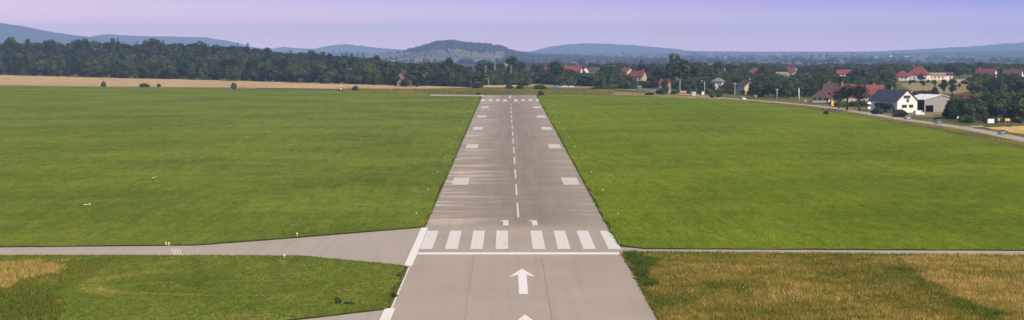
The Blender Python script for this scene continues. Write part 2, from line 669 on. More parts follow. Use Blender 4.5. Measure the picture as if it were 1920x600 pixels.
tall_pts = [Vector((XR + 0.3, 290.5, 0)), Vector((XR + 0.3, 150, 0)), Vector((140, 150, 0)), G(2400, 482.6), G(1920, 481), G(1600, 478), G(1240, 475.2)]
tallf = sheet('tall_grass_ground', tall_pts, M['tall_floor'], SOD, -0.04, rough=(1.6, 0.3))

# fields
sheet('stubble_field', [G(-420, 137), G(0, 140.5), G(240, 146.5), G(480, 152), G(700, 158.5), G(860, 163), G(880, 165), G(700, 167.5), G(480, 164.5), G(200, 161.2), G(0, 159.5), G(-420, 157)], M['stubble'], 0.03, drape=False, rough=(20, 1.5, 3000))
sheet('dry_verge', [G(-420, 157.5), G(0, 160.0), G(200, 161.6), G(480, 165), G(480, 166.5), G(200, 163.6), G(0, 162), G(-420, 160)], M['dry_meadow'], 0.03)
sheet('sandy_ground', [G(905, 159.5), G(985, 159.0), G(985, 163.3), G(940, 163.8), G(905, 163.5)], M['stubble'], 0.05, rough=(8, 1.5, 3000))
sheet('dry_meadow', [G(985, 152), G(1035, 153), G(1110, 160), G(1140, 164.5), G(1100, 165.5), G(985, 163)], M['dry_meadow'], 0.05, rough=(8, 1.5, 3000))
sheet('dry_verge', [G(1150, 172.5), G(1215, 174.5), G(1300, 180.5), G(1400, 188.5), G(1395, 190.5), G(1290, 183.8), G(1150, 178)], M['dry_meadow'], 0.03, rough=(10, 0.8, 3000))
sheet('ripe_field', [G(1842, 239), G(1935, 235.5), G(2300, 231), G(2300, 300), G(1925, 252.5)], M['ripe'], 0.04, rough=(6, 0.5, 3000))
sheet('stubble_field', [G(1688, 157), G(1800, 151), G(1830, 156), G(1822, 172), G(1770, 177), G(1715, 176)], M['dry_meadow'], 0.05, rough=(10, 1.5, 3000))
sheet('stubble_field', [G(1750, 149), G(1838, 149), G(1842, 153), G(1760, 155)], M['stubble'], 0.08)

# bare dry spots in the left mown field
for px_, py_, wpx_ in ((380, 296, 7), (447, 268, 9), (505, 248, 8)):
    c_ = G(px_, py_)
    sheet('bare_patch', [c_ + Vector((math.cos(a_) * wpx_ * 0.14 * rng.uniform(0.6, 1.2), math.sin(a_) * wpx_ * 0.42 * rng.uniform(0.6, 1.2), 0)) for a_ in np.linspace(0, 6.283, 15)[:-1]], M['dry_meadow'], SOD + 0.006)

# the public road
road_px = [(2150, 318), (1990, 277), (1920, 262.5), (1860, 250), (1800, 239.5), (1740, 230.5), (1700, 225), (1640, 215), (1580, 205.5), (1535, 199.5), (1490, 195.3), (1440, 190.4), (1380, 186), (1330, 181.7), (1290, 177.8), (1240, 172.5), (1195, 168.5), (1150, 166)]
rc = [G(*p) for p in road_px]
sm_rc = []
for i in range(len(rc) - 1):
    p0, p1, p2, p3 = rc[max(i - 1, 0)], rc[i], rc[i + 1], rc[min(i + 2, len(rc) - 1)]
    for k in range(6):
        u = k / 6
        sm_rc.append(0.5 * ((2 * p1) + (p2 - p0) * u + (2 * p0 - 5 * p1 + 4 * p2 - p3) * u * u + (3 * p1 - p0 - 3 * p2 + p3) * u ** 3))
sm_rc.append(rc[-1])


def ribbon(line, w0, w1, z):
    mb = MB()
    A = []
    for i, p in enumerate(line):
        d = (line[min(i + 1, len(line) - 1)] - line[max(i - 1, 0)]).normalized()
        n = Vector((d.y, -d.x, 0))
        A.append((p + n * w0 + Vector((0, 0, z)), p + n * w1 + Vector((0, 0, z))))
    n0 = len(A)
    mb.v = [tuple(a) for a, b in A] + [tuple(b) for a, b in A]
    mb.f = [(i, i + 1, n0 + i + 1, n0 + i) for i in range(n0 - 1)]
    return mb


ribbon(sm_rc, -9.5, 6.5, 0.0).build('verge', M['verge'])['kind'] = 'structure'
road = tag(ribbon(sm_rc, -3.4, 3.4, 0.06).build('road', M['road']), kind='structure')
ribbon(sm_rc[:60], -3.15, -3.0, 0.07).build('edge_line', M['paint_worn'], road)
ribbon(sm_rc[:60], 3.0, 3.15, 0.07).build('edge_line', M['paint_worn'], road)
# lane into the yard
sheet('lane', [G(1790, 237.5), G(1808, 240), G(1846, 238), G(1842, 235.5)], M['road'], 0.05)
sheet('yard', [G(1700, 214), G(1715, 210.5), G(1790, 211), G(1800, 219), G(1740, 219.5), G(1702, 217)], M['dry_meadow'], 0.05)

# ------------------------------------------------------------------ markings on the runway
def quad(name, x0, x1, y0, y1, mat, z=0.006, sl=0.0):
    mb = MB()
    mb.poly([(x0, y0, z), (x1, y0, z), (x1 + sl, y1, z), (x0 + sl, y1, z)])
    return mb.build(name, mat, runway)


for s in (-1, 1):
    for k in range(4):
        c = XC + s * (2.74 + 3.72 * k)
        quad('threshold_stripe', c - 0.92, c + 0.92, 297.0, 325.6, M['paint'])
        quad('threshold_stripe', c - 0.90, c + 0.90, 1022.0, 1050.0, M['paint'])
quad('threshold_line', XL + 0.5, XR - 0.15, 289.3, 292.2, M['paint_fresh'], 0.010)
quad('runway_edge_bar', -13.95, -12.85, 274.5, 331.0, M['paint_fresh'], 0.014)
quad('runway_edge_bar', -13.95, -12.75, 165.0, 231.0, M['paint_fresh'], 0.014)
quad('runway_edge_bar', -13.9, -12.9, 1100.0, 1130.0, M['paint'], 0.014)
quad('edge_line', -13.28, -13.06, 231.0, 274.4, M['paint'], 0.008)
y = 350.5
while y < 1000:
    quad('centreline_dash', XC - 0.15, XC + 0.15, y, y + 30.5, M['paint'])
    y += 50.0
for yc in (441.0, 586.0, 705.0, 815.0, 927.0):
    for x0 in (-11.65, 12.2):
        quad('touchdown_block', x0, x0 + 3.45, yc - 11.2, yc + 11.2, M['paint_worn'])


def glyph(name, polys, cx, y0, sx, sy, flip=False, mat='paint'):
    mb = MB()
    for poly in polys:
        pts = []
        for a, b in poly:
            if flip:
                a, b = 1 - a, 1 - b
            pts.append((cx + (a - 0.5) * sx, y0 + b * sy, 0.007))
        mb.poly(pts)
    return mb.build(name, M[mat], runway)


ONE = [[(0.40, 0), (1, 0), (1, 1), (0.40, 1)], [(0.05, 0.84), (0.398, 0.84), (0.398, 1.0), (0.12, 0.98)]]
glyph('runway_number', ONE, -0.40, 335.0, 1.45, 9.4)
glyph('runway_number', ONE, 4.45, 335.0, 1.45, 9.4)
TWO = [[(0, 0), (1, 0), (1, 0.13), (0, 0.13)], [(0, 0.131), (0.24, 0.131), (1, 0.56), (0.76, 0.56)], [(0.76, 0.561), (1, 0.561), (1, 0.86), (0.76, 0.86)], [(0, 0.861), (1, 0.861), (1, 1), (0, 1)], [(0, 0.7), (0.24, 0.7), (0.24, 0.86), (0, 0.86)]]
NINE = [[(0, 0), (1, 0), (1, 0.13), (0, 0.13)], [(0.76, 0.131), (1, 0.131), (1, 0.86), (0.76, 0.86)], [(0, 0.861), (1, 0.861), (1, 1), (0, 1)], [(0, 0.40), (0.24, 0.40), (0.24, 0.86), (0, 0.86)], [(0.241, 0.40), (0.759, 0.40), (0.759, 0.53), (0.241, 0.53)]]
glyph('runway_number', TWO, 5.2, 1003.0, 3.2, 10.0, True)
glyph('runway_number', NINE, -0.9, 1003.0, 3.2, 10.0, True)
ARROW = [[(0.34, 0), (0.66, 0), (0.66, 0.735), (0.34, 0.735)], [(0.34, 0.7351), (0.66, 0.7351), (1.0, 0.655), (0.5, 1.0)], [(0.34, 0.7352), (0.499, 1.0), (0.0, 0.655)]]
for y0 in (244.0, 198.4):
    glyph('arrow', ARROW, XC + 0.02, y0, 3.45, 27.3, False, 'paint_fresh')
for y0 in (1072.0, 1100.0):
    glyph('arrow', ARROW, XC - 0.1, y0, 3.2, 22.0, True)

# tarred joints between the paving lanes
for x0, ya, yb, w in ((5.0, 180, 286, 0.055), (-4.6, 180, 284, 0.035)):
    line = [Vector((x0 + rng.gauss(0, 0.012), yy, 0)) for yy in np.linspace(ya, yb, 30)]
    ribbon(line, -w, w, 0.004).build('pavement_joint', M['joint'], runway)
line = [Vector((x, 284.0 + (x + 13) * 0.02 + rng.gauss(0, 0.1), 0)) for x in np.linspace(G(560, 479).x, XL - 0.7, 20)]
ribbon(line, -0.06, 0.06, 0.004).build('pavement_joint', M['joint'], taxi1)
for k, px in enumerate((322, 326.5, 331, 336)):
    a, b = G(px, 466.2), G(px + 4, 477.2)
    ribbon([a, b], -0.09, 0.09, 0.004).build('holding_line', M['yellow_paint'], taxi1)
# small tyre and patch marks near the threshold
for k in range(34):
    x, y = rng.gauss(2.0, 3.6), rng.uniform(288, 352)
    if k > 26:
        y = rng.uniform(268, 286)
    quad('tar_spot', x - 0.06, x + 0.06, y - 0.35, y + 0.35, M['soil'], 0.018)

# ------------------------------------------------------------------ hills
t = NT('hill_woods')
h1 = t.noise(0.004, 5, rough=0.6)
h2 = t.noise(0.05, 4, rough=0.7)
col = t.mix(t.rng(h1, 0.35, 0.65), (0.030, 0.046, 0.018), (0.055, 0.072, 0.026))
col = t.mix(t.rng(h2, 0.3, 0.7, 0.0, 0.5), col, (0.018, 0.028, 0.012))
M['hill'] = t.done(col, 0.95, 0.05)


def make_hill(prof, D, depth, base, seed, cols=360, rows=22, tree=5.0):
    """a wooded ridge: its crest follows heights along its length, its flanks fall off in depth"""
    r = np.random.default_rng(seed)
    p0, p1 = prof[0][0], prof[-1][0]
    pxs = np.linspace(p0, p1, cols)
    V = []
    top = np.array([Z_at(lerp_poly(prof, p), D, p) for p in pxs])
    ker = np.ones(9) / 9
    top = np.convolve(np.pad(top, 4, mode='edge'), ker, mode='valid')
    bumps = np.convolve(r.normal(0, 1, cols + 2), [0.25, 0.5, 0.25], mode='valid') * tree
    for j in range(rows):
        v = j / (rows - 1) * 2 - 1
        shape = math.exp(-(v * 1.9) ** 2)
        for i, p in enumerate(pxs):
            x = X_at(p, D) + 0.25 * depth * v * math.sin(i * 0.05 + seed)
            yy = D + v * depth
            z = base + (top[i] - base) * shape + (bumps[i] if abs(v) < 0.12 else r.normal(0, tree * 0.5) * shape)
            V.append((x, yy, z))
    Fc = [(j * cols + i, j * cols + i + 1, (j + 1) * cols + i + 1, (j + 1) * cols + i) for j in range(rows - 1) for i in range(cols - 1)]
    me = np_mesh('hill', np.array(V), np.array(Fc).ravel(), 4, M['hill'])
    o = link(bpy.data.objects.new('hill', me))
    return tag(o, kind='structure')


HA = [(-700, 60), (-400, 41), (-150, 40), (0, 42), (40, 48), (80, 58), (120, 65), (165, 70), (230, 78), (330, 95), (450, 112)]
HB = [(60, 95), (130, 78), (170, 69), (205, 65), (250, 67.5), (330, 68.5), (380, 71), (420, 78), (470, 88), (560, 104)]
HC = [(470, 104), (500, 95), (527, 88), (560, 90), (590, 94), (640, 104)]
HD = [(560, 103), (590, 95), (620, 86.5), (648, 83), (690, 88), (740, 93), (800, 99), (900, 106)]
HF = [(930, 110), (985, 98.5), (1040, 87), (1100, 80.5), (1150, 82), (1230, 89), (1290, 95.5), (1400, 98), (1500, 98.5), (1640, 101), (1800, 106)]
HG = [(1380, 104), (1480, 98), (1640, 97), (1750, 92.5), (1830, 87), (1920, 79), (2100, 66), (2400, 60), (2700, 80)]
HG2 = [(1500, 106), (1600, 103), (1700, 101), (1800, 97), (1920, 95), (2100, 90), (2400, 96)]
make_hill(HA, 13000, 1900, -95, 1, tree=4)
make_hill(HB, 16000, 1900, -95, 2, tree=4)
make_hill(HC, 18600, 1000, -95, 3, 120, tree=4)
make_hill(HD, 18000, 1500, -95, 4, tree=4)
make_hill(HF, 17500, 1900, -95, 5, tree=4)
make_hill(HG, 18000, 1900, -95, 6, tree=4)
make_hill(HG2, 12000, 1400, -95, 7, tree=4)

# the nearer wooded hill in the middle; a height function of its own so woods and fields can sit on it
HE = [(560, 112), (640, 107), (700, 102), (745, 99), (775, 95), (800, 88.5), (822, 82), (850, 80.5), (870, 84), (905, 86), (935, 89), (950, 95), (965, 100), (1000, 106), (1060, 108), (1140, 112), (1250, 116)]
DE, WE, BE = 8000.0, 1500.0, -64.0


def hill_e(x, y):
    px = 949.6 + x / DE * F
    v = (y - DE) / WE
    top = Z_at(lerp_poly(HE, px), DE, px)
    return BE + (top - BE) * math.exp(-(v * 1.7) ** 2)


V, cols, rows = [], 160, 40
for j in range(rows):
    for i in range(cols):
        x = X_at(560 + 690 * i / (cols - 1), DE)
        yy = DE + (j / (rows - 1) * 2 - 1) * WE
        V.append((x, yy, hill_e(x, yy)))
t = NT('hill_slopes')
hn = t.noise(0.012, 3, vec=t.coords((0.35, 1.0, 0.0)), rough=0.5)
col = t.mix(t.rng(hn, 0.47, 0.53), (0.06, 0.075, 0.03), (0.20, 0.155, 0.095))
M['hill_fields'] = t.done(t.mix(t.rng(t.noise(0.05, 3), 0.3, 0.7, 0, 0.4), col, (0.05, 0.06, 0.03)), 0.95, 0.05)
Fc = [(j * cols + i, j * cols + i + 1, (j + 1) * cols + i + 1, (j + 1) * cols + i) for j in range(rows - 1) for i in range(cols - 1)]
tag(link(bpy.data.objects.new('hill', np_mesh('hill', np.array(V), np.array(Fc).ravel(), 4, M['hill_fields']))), kind='structure')

# ------------------------------------------------------------------ trees
def leaf_cloud(lobes, per, size, seed, flat=0.75):
    """leaf sprays (bent quads) spread over and inside overlapping lobes"""
    r = np.random.default_rng(seed)
    C, N, S = [], [], []
    for (cx, cy, cz, rad) in lobes:
        n = max(8, int(per * (rad / 0.16) ** 2))
        d = r.normal(size=(n, 3))
        d /= np.linalg.norm(d, axis=1)[:, None]
        rr = rad * (0.62 + 0.46 * r.random(n) ** 0.6)
        C.append(np.array([cx, cy, cz]) + d * rr[:, None] * np.array([1, 1, flat]))
        nn = d + r.normal(scale=0.55, size=(n, 3)) + np.array([0, 0, 0.25])
        N.append(nn / np.linalg.norm(nn, axis=1)[:, None])
        S.append(size * (0.6 + 0.8 * r.random(n)))
    C, N, S = np.concatenate(C), np.concatenate(N), np.concatenate(S)
    a = np.cross(N, r.normal(size=N.shape))
    a /= np.linalg.norm(a, axis=1)[:, None]
    b = np.cross(N, a)
    s = S[:, None]
    v = np.stack([C - a * s, C - b * s * 0.6 + N * s * 0.15, C + a * s, C + b * s * 0.6 - N * s * 0.15], axis=1).reshape(-1, 3)
    v[:, 2] = np.maximum(v[:, 2], 0.01)
    return v, np.arange(len(v))


def broad_lobes(seed, rx, zc, rz, n, lr=(0.11, 0.19), top_heavy=0.0):
    r = random.Random(seed)
    out = []
    for i in range(n):
        while True:
            a, b, c = r.uniform(-1, 1), r.uniform(-1, 1), r.uniform(-1, 1)
            if a * a + b * b + c * c < 1:
                break
        w = 1 - top_heavy * c * 0.5
        out.append((a * rx * w, b * rx * w, zc + c * rz, r.uniform(*lr)))
    return out


PROTO = {}          # kind -> (crown mesh, trunk mesh)


def trunk_mesh(seed, h, r0, limbs, spread):
    r = random.Random(seed)
    mb = MB()
    pts = [(0, 0, -0.01)]
    for i in range(1, 5):
        pts.append((r.gauss(0, 0.008) * i, r.gauss(0, 0.008) * i, h * i / 4))
    mb.tube(pts, [r0 * 1.35, r0, r0 * 0.85, r0 * 0.65, r0 * 0.3], 7)
    for k in range(limbs):
        a = k * 2.4 + r.random()
        z0 = h * r.uniform(0.4, 0.8)
        e = (math.cos(a) * spread * r.uniform(0.6, 1), math.sin(a) * spread * r.uniform(0.6, 1), z0 + h * r.uniform(0.15, 0.4))
        m = (e[0] * 0.5, e[1] * 0.5, z0 + (e[2] - z0) * 0.35)
        mb.tube([(0, 0, z0), m, e], [r0 * 0.5, r0 * 0.35, r0 * 0.12], 5)
    return mb.mesh('trunk', M['bark'], True)


def add_proto(kind, lobes, per, size, seed, mat, th, tr, limbs=6, spread=0.22, flat=0.75):
    v, f = leaf_cloud(lobes, per, size, seed, flat)
    PROTO[kind] = (np_mesh('crown', v, f, 4, M[mat]), trunk_mesh(seed, th, tr, limbs, spread))


for i in range(4):
    add_proto('oak%d' % i, broad_lobes(10 + i, 0.27, 0.58, 0.30, 20, (0.11, 0.19)), 120, 0.036, 20 + i, 'leaf', 0.75, 0.028)
for i in range(3):
    add_proto('tall%d' % i, broad_lobes(30 + i, 0.15, 0.57, 0.36, 18, (0.09, 0.14), 0.3), 130, 0.032, 40 + i, 'leaf', 0.85, 0.020, spread=0.13)
for i in range(2):
    add_proto('brown%d' % i, broad_lobes(50 + i, 0.22, 0.66, 0.20, 15, (0.10, 0.17)), 110, 0.032, 55 + i, 'leaf_brown', 0.72, 0.022, spread=0.2)
for i in range(3):
    add_proto('edge%d' % i, broad_lobes(130 + i, 0.27, 0.47, 0.41, 24, (0.12, 0.19)), 120, 0.036, 140 + i, 'leaf_edge', 0.75, 0.026)
for i in range(3):
    add_proto('shrub%d' % i, broad_lobes(60 + i, 0.36, 0.36, 0.26, 16, (0.18, 0.30)), 70, 0.06, 65 + i, 'leaf_edge', 0.6, 0.03, spread=0.3, flat=0.9)
add_proto('hedge', broad_lobes(70, 0.40, 0.40, 0.30, 16, (0.2, 0.3)), 70, 0.06, 71, 'leaf_light', 0.6, 0.03, spread=0.3, flat=0.9)
for i in range(2):
    lob = []
    r = random.Random(80 + i)
    for k in range(15):
        z = 0.10 + 0.86 * k / 14
        w = 0.20 * (1 - z) ** 0.85 + 0.012
        m = max(1, int(6 * (1 - z)) + 1)
        for q in range(m):
            a = q * 2 * math.pi / m + r.random()
            lob.append((math.cos(a) * w * 0.62, math.sin(a) * w * 0.62, z, max(0.022, w * 0.45)))
    add_proto('spruce%d' % i, lob, 420, 0.026, 85 + i, 'needle', 0.95, 0.016, 0, flat=0.6)
lob = [(a * 0.9, b * 0.9, c, d) for a, b, c, d in broad_lobes(90, 0.18, 0.72, 0.20, 11, (0.09, 0.15))]
add_proto('pine', lob, 120, 0.032, 91, 'needle', 0.85, 0.018, 7, 0.16, flat=0.6)


def tree(name, kind, loc, h, w, label, group=None, cat='tree'):
    """h = full height, w = crown width relative to the prototype's own"""
    root = empty(name, loc, rng.uniform(0, 6.28), (h * w, h * w, h))
    crown, trunk = PROTO[kind]
    link(bpy.data.objects.new('crown', crown), root)
    link(bpy.data.objects.new('trunk' if cat == 'tree' else 'stem', trunk), root)
    return tag(root, label, cat, group)


def tree_px(name, kind, px, depth, top_py, width_px, label, group=None, cat='tree'):
    g = ground(px, depth)
    h = Z_at(top_py, depth, px) - g.z
    own = {'oak': 0.78, 'tal': 0.48, 'bro': 0.66, 'edg': 0.80, 'shr': 1.05, 'hed': 1.15, 'spr': 0.36, 'pin': 0.52}[kind[:3]]
    w = width_px / F * depth / (own * h)
    return tree(name, kind, g, h / 1.0, w, label, group, cat)



# keep trees low where the photograph lets a house show: (left px, right px, lowest visible py, depth of the house)
CLEAR = [(1393, 1412, 170, 1150), (1340, 1356, 155.5, 1205), (1244, 1251, 149.5, 1188), (1190, 1205, 151, 1325), (1165, 1181, 139, 1560), (1057, 1083, 132.5, 1520), (1094, 1124, 136, 1700), (936, 954, 127, 2210), (981, 994, 131, 1900), (1021, 1032, 130.5, 1850), (1353, 1362, 133, 1850), (1409, 1425, 137, 1620), (1478, 1489, 140.5, 1660), (1461, 1474, 143.5, 1580), (1573, 1592, 142.5, 1620), (1682, 1796, 148, 1560), (1838, 1864, 136, 1480), (1886, 1912, 137, 1440), (755, 761, 148, 1365), (652, 661, 129, 1560), (740, 745, 128.5, 1590), (1524, 1655, 186, 1010), (1803, 1812, 183, 815)]


def limit_h(px, d, h, gz, half):
    for a, b, py, hd in CLEAR:
        if d < hd and a - half < px < b + half:
            h = min(h, max(1.6, Z_at(py, d, px) - gz))
    return h

EDG = ['edge0', 'edge1', 'edge2']
OAKS, TALLS, SHR, SPR, BRN = ['oak0', 'oak1', 'oak2', 'oak3'], ['tall0', 'tall1', 'tall2'], ['shrub0', 'shrub1', 'shrub2'], ['spruce0', 'spruce1'], ['brown0', 'brown1']

SKY = [(-80, 70), (0, 68), (20, 70), (48, 72), (75, 74), (100, 75), (140, 72), (170, 75), (210, 73), (222, 70), (240, 76), (262, 76), (293, 73), (315, 80), (335, 84), (360, 80), (405, 83), (430, 81), (470, 83), (490, 88), (520, 93), (560, 95), (600, 95), (630, 99), (650, 98), (675, 101), (700, 99), (720, 108), (760, 113), (800, 112), (850, 114), (880, 121), (900, 119), (945, 117), (985, 120), (1040, 118), (1075, 121), (1130, 125), (1155, 118), (1220, 120), (1290, 120), (1345, 124), (1400, 126)]
EDGE = [(-120, 138), (0, 141), (240, 147), (480, 153), (700, 159.5), (900, 164.5)]


def edge_depth(px):
    return G(px, lerp_poly(EDGE, px)).y


KIND_WORD = {'oak': 'broad round tree', 'tal': 'slim upright tree', 'edg': 'bushy leafy tree', 'shr': 'low shrubby tree', 'spr': 'pointed dark conifer', 'pin': 'dark pine with high crown', 'bro': 'bronze-leaved tree'}
FRONT = [(100, 'at the photo left edge'), (195, 'left of the small round field bush'), (285, 'above the low wide scrub'), (439, 'between low scrub and upright bush'), (540, 'right of the upright field bush'), (640, 'left of the orange tractor'), (700, 'right of the orange tractor'), (757, 'left of the pink end wall'), (815, 'right of the pink end wall'), (9999, 'near the far runway end')]
CREST = [(90, 'under the high blue ridge'), (200, 'left of the distant radio mast'), (300, 'right of the distant radio mast'), (370, 'left of its tallest tree'), (480, 'right of its tallest tree'), (600, 'left of the pale cone-shaped hill'), (9999, 'below the pale cone-shaped hill')]


def lerp_name(table, px):
    return next(n for lim, n in table if px < lim)


# front row of the wood on the left
GR = 'trees at the front edge of the left wood'
px = -60.0
while px < 895:
    d = edge_depth(px) + rng.uniform(4, 22)
    s = F / d
    h = rng.uniform(9, 15) * (0.80 if px > 600 else 1.0)
    kind = rng.choice(EDG + EDG + ['tall0', 'tall1', 'spruce0'] if rng.random() < 0.9 else SHR)
    g = ground(px, d)
    h = limit_h(px, d, h, g.z, 4)
    tree('forest_tree', kind, g, h, rng.uniform(0.85, 1.3), '%s in front row of left wood, %s' % (KIND_WORD[kind[:3]], lerp_name(FRONT, px)), GR)
    px += rng.uniform(6.5, 10.5) * (1.0 if px < 600 else 1.1)
# trees that make the skyline of the wood
GS = 'skyline trees of the left wood'
px = -60.0
while px < 720:
    d = (2150 if px < 420 else 2150 - (px - 420) * 1.6) + rng.uniform(-60, 60)
    top = lerp_poly(SKY, px) + rng.choice([-3, -1.5, 0, 1, 3, 5, 8])
    kind = rng.choice(OAKS + TALLS + ['spruce0', 'spruce1', 'pine', 'pine'])
    tree_px('forest_tree', kind, px, d, top, rng.uniform(14, 28), '%s on left wood skyline, %s' % (KIND_WORD[kind[:3]], lerp_name(CREST, px)), GS)
    px += rng.uniform(8, 13)
tree_px('forest_tree', 'oak2', 383, 2050, 71.5, 30, 'broad dark tree rising highest above the middle of the left wood', None)
tree_px('forest_tree', 'oak0', 361, 2200, 76, 26, 'paler broad tree just left of the tallest tree on the left skyline', None)
tree_px('forest_tree', 'spruce0', 222, 2100, 69.5, 14, 'pointed spruce on the left skyline, right of the distant radio mast', None)
tree_px('forest_tree', 'spruce1', 209, 2110, 71, 13, 'pointed spruce on the left skyline right below the distant radio mast', None)
tree_px('forest_tree', 'oak3', 293, 2080, 73, 34, 'rounded dark tree on the skyline halfway between mast and tallest tree', None)
tree_px('forest_tree', 'oak1', 322, 2040, 79, 36, 'wide dark tree sloping down right of the rounded skyline tree', None)
for px_, top in ((590, 94), (607, 95)):
    tree_px('forest_tree', 'oak1' if px_ == 590 else 'oak3', px_, 1850, top, 18, 'rounded tree of the pair on the skyline below the pale cone-shaped hill' if px_ == 590 else 'right-hand rounded tree of the pair below the pale cone-shaped hill')

# middle clump left of the runway end, and the village trees
named = [
    ('oak0', 812, 1430, 107, 36, 'dark round tree, left one of the tall pair left of the runway end'),
    ('oak2', 838, 1420, 102.5, 34, 'dark round tree, taller right one of the pair left of the runway end'),
    ('oak1', 775, 1400, 118, 40, 'broad dark tree below and left of the tall pair'),
    ('spruce0', 743, 1500, 105, 13, 'narrow pointed conifer above the wood left of the pink wall'),
    ('oak3', 742, 1345, 128, 30, 'dark rounded tree just left of the pink gable wall'),
    ('oak1', 782, 1330, 128, 46, 'dark rounded tree just right of the pink gable wall'),
    ('oak2', 912, 1620, 110, 42, 'broad hazy tree left of the white gabled house'),
    ('oak0', 932, 1650, 112, 34, 'hazy tree touching the left side of the white gabled house'),
    ('tall1', 961, 1500, 104, 28, 'tall dark tree just right of the white gabled house'),
    ('tall0', 978, 1560, 113, 22, 'smaller dark tree on the right of the tall tree by the white house'),
    ('oak1', 1040, 1480, 113, 30, 'rounded dark tree left of the long red roof'),
    ('spruce1', 1000, 1600, 112, 13, 'thin conifer between the white gabled house and the long red roof'),
    ('oak3', 1052, 1400, 122, 58, 'wide dark tree in front of the long red roof'),
    ('oak0', 1155, 1950, 112, 44, 'broad bluish tree above the middle of the village'),
    ('spruce0', 1202, 1600, 111, 26, 'broad pointed conifer behind the two yellow-gabled houses'),
    ('tall2', 1220, 1560, 117, 18, 'narrow dark tree right of the pointed village conifer'),
    ('oak3', 1265, 1310, 98.5, 60, 'very large dark oak-like tree towering over the village'),
    ('oak0', 1245, 1300, 114, 42, 'lower left shoulder tree beside the very large dark tree'),
    ('oak3', 1289, 1310, 116, 46, 'lower right shoulder tree beside the very large dark tree'),
    ('oak1', 1345, 1450, 114, 30, 'dark domed tree left of the small white-walled house'),
    ('oak2', 1318, 1400, 124, 44, 'rounded dark tree between the very large tree and the domed tree'),
    ('spruce1', 1408, 1125, 152, 13, 'dark conifer in front of the cream house with the brown roof'),
    ('oak2', 1440, 1110, 162, 34, 'bushy dark tree right of the cream house with the brown roof'),
    ('oak0', 1478, 1085, 163, 28, 'light green bushy tree beside the thick concrete pole'),
    ('oak3', 1425, 1095, 166, 26, 'low round tree by the road right of the cream house'),
    ('brown0', 1588, 885, 155, 46, 'bronze-leaved tree with bare trunk before the red-roofed house, left one'),
    ('brown1', 1612, 880, 153, 46, 'bronze-leaved tree with bare trunk before the red-roofed house, right one'),
    ('brown1', 1573, 905, 165, 30, 'smaller bronze tree in front of the brown-roofed house'),
    ('spruce0', 1604, 1350, 122, 18, 'left dark conifer of the two behind the red-roofed house'),
    ('spruce1', 1617, 1370, 121, 18, 'right dark conifer of the two behind the red-roofed house'),
    ('oak1', 1663, 1150, 133, 32, 'dark tree behind the navy roof, left of the dry meadow'),
    ('oak0', 1660, 860, 187, 44, 'dark bushy tree hiding the left side of the navy-roofed house'),
    ('spruce0', 1785, 800, 174, 32, 'pointed dark conifer right of the grey hall'),
    ('tall0', 1770, 1150, 146, 14, 'slim dark tree in the dry meadow, left one'),
    ('tall1', 1786, 1140, 146, 18, 'slim dark tree in the dry meadow, right one'),
    ('spruce1', 1753, 1110, 157, 16, 'young conifer at the right end of the meadow hedge'),
    ('oak3', 1728, 1500, 137, 18, 'small tree in front of the large red hip roof'),
]
for k, px_, d, top, wpx, lab in named:
    tree_px('village_tree', k, px_, d, top, wpx, lab)

# clumps whose single trees look alike
def clump(n, px0, px1, d0, d1, h0, h1, kinds, label, group, name='village_tree', wob=(0.9, 1.3), cat='tree'):
    for i in range(n):
        p = px0 + (px1 - px0) * (i + rng.random()) / n
        d = rng.uniform(d0, d1)
        g = ground(p, d)
        part = ('left', 'middle', 'right')[min(2, int(3 * (p - px0) / (px1 - px0)))]
        row = 'front' if d < 0.5 * (d0 + d1) else 'back'
        tree(name, rng.choice(kinds), g, limit_h(p, d, rng.uniform(h0, h1), g.z, 3.5), rng.uniform(*wob), '%s, %s %s' % (label, part, row), group, cat)


clump(20, 880, 1035, 1480, 1640, 8, 12, EDG + TALLS, 'leafy tree in the belt below the white gabled house', 'trees below the white gabled house')
clump(18, 895, 1000, 1410, 1475, 6.5, 9.5, EDG, 'leafy tree just behind the light green hedge', 'trees behind the light green hedge')
clump(20, 1035, 1115, 1335, 1500, 6, 10, EDG + SHR, 'leafy tree in the dark belt under the long red roof', 'trees under the long red roof')
clump(28, 1110, 1240, 1300, 1520, 6, 10, EDG + TALLS, 'leafy tree among the yellow-gabled village houses', 'trees among the yellow houses')
clump(26, 1060, 1330, 1650, 2000, 8, 13, OAKS + TALLS + SPR, 'hazy tree at the back of the village', 'trees at the back of the village')
clump(16, 1238, 1335, 1190, 1290, 5, 8.5, EDG, 'round tree in front of the very large dark tree', 'trees before the very large tree')
clump(20, 1325, 1400, 1190, 1400, 7, 11, EDG + TALLS, 'leafy tree around the small white-walled house', 'trees by the white-walled house')
clump(34, 1415, 1560, 1080, 1200, 7.5, 10.5, EDG + OAKS, 'leafy tree in the green belt left of the brown roofs', 'trees left of the brown roofs')
clump(26, 1530, 1680, 1080, 1330, 7, 11, OAKS + TALLS, 'leafy tree behind the red and brown roofs', 'trees behind the red and brown roofs')
clump(28, 1790, 1935, 757, 806, 8, 11.5, EDG, 'dense dark tree in the clump along the road on the right', 'trees in the right roadside clump', wob=(0.95, 1.3))
clump(18, 1825, 1960, 1120, 1200, 10.0, 12.5, EDG, 'dark tree in the block of trees below the far right roofs', 'trees in the far right block')
clump(10, 1880, 1990, 810, 900, 7, 10, OAKS, 'tree behind the right roadside clump', 'trees behind the right clump')

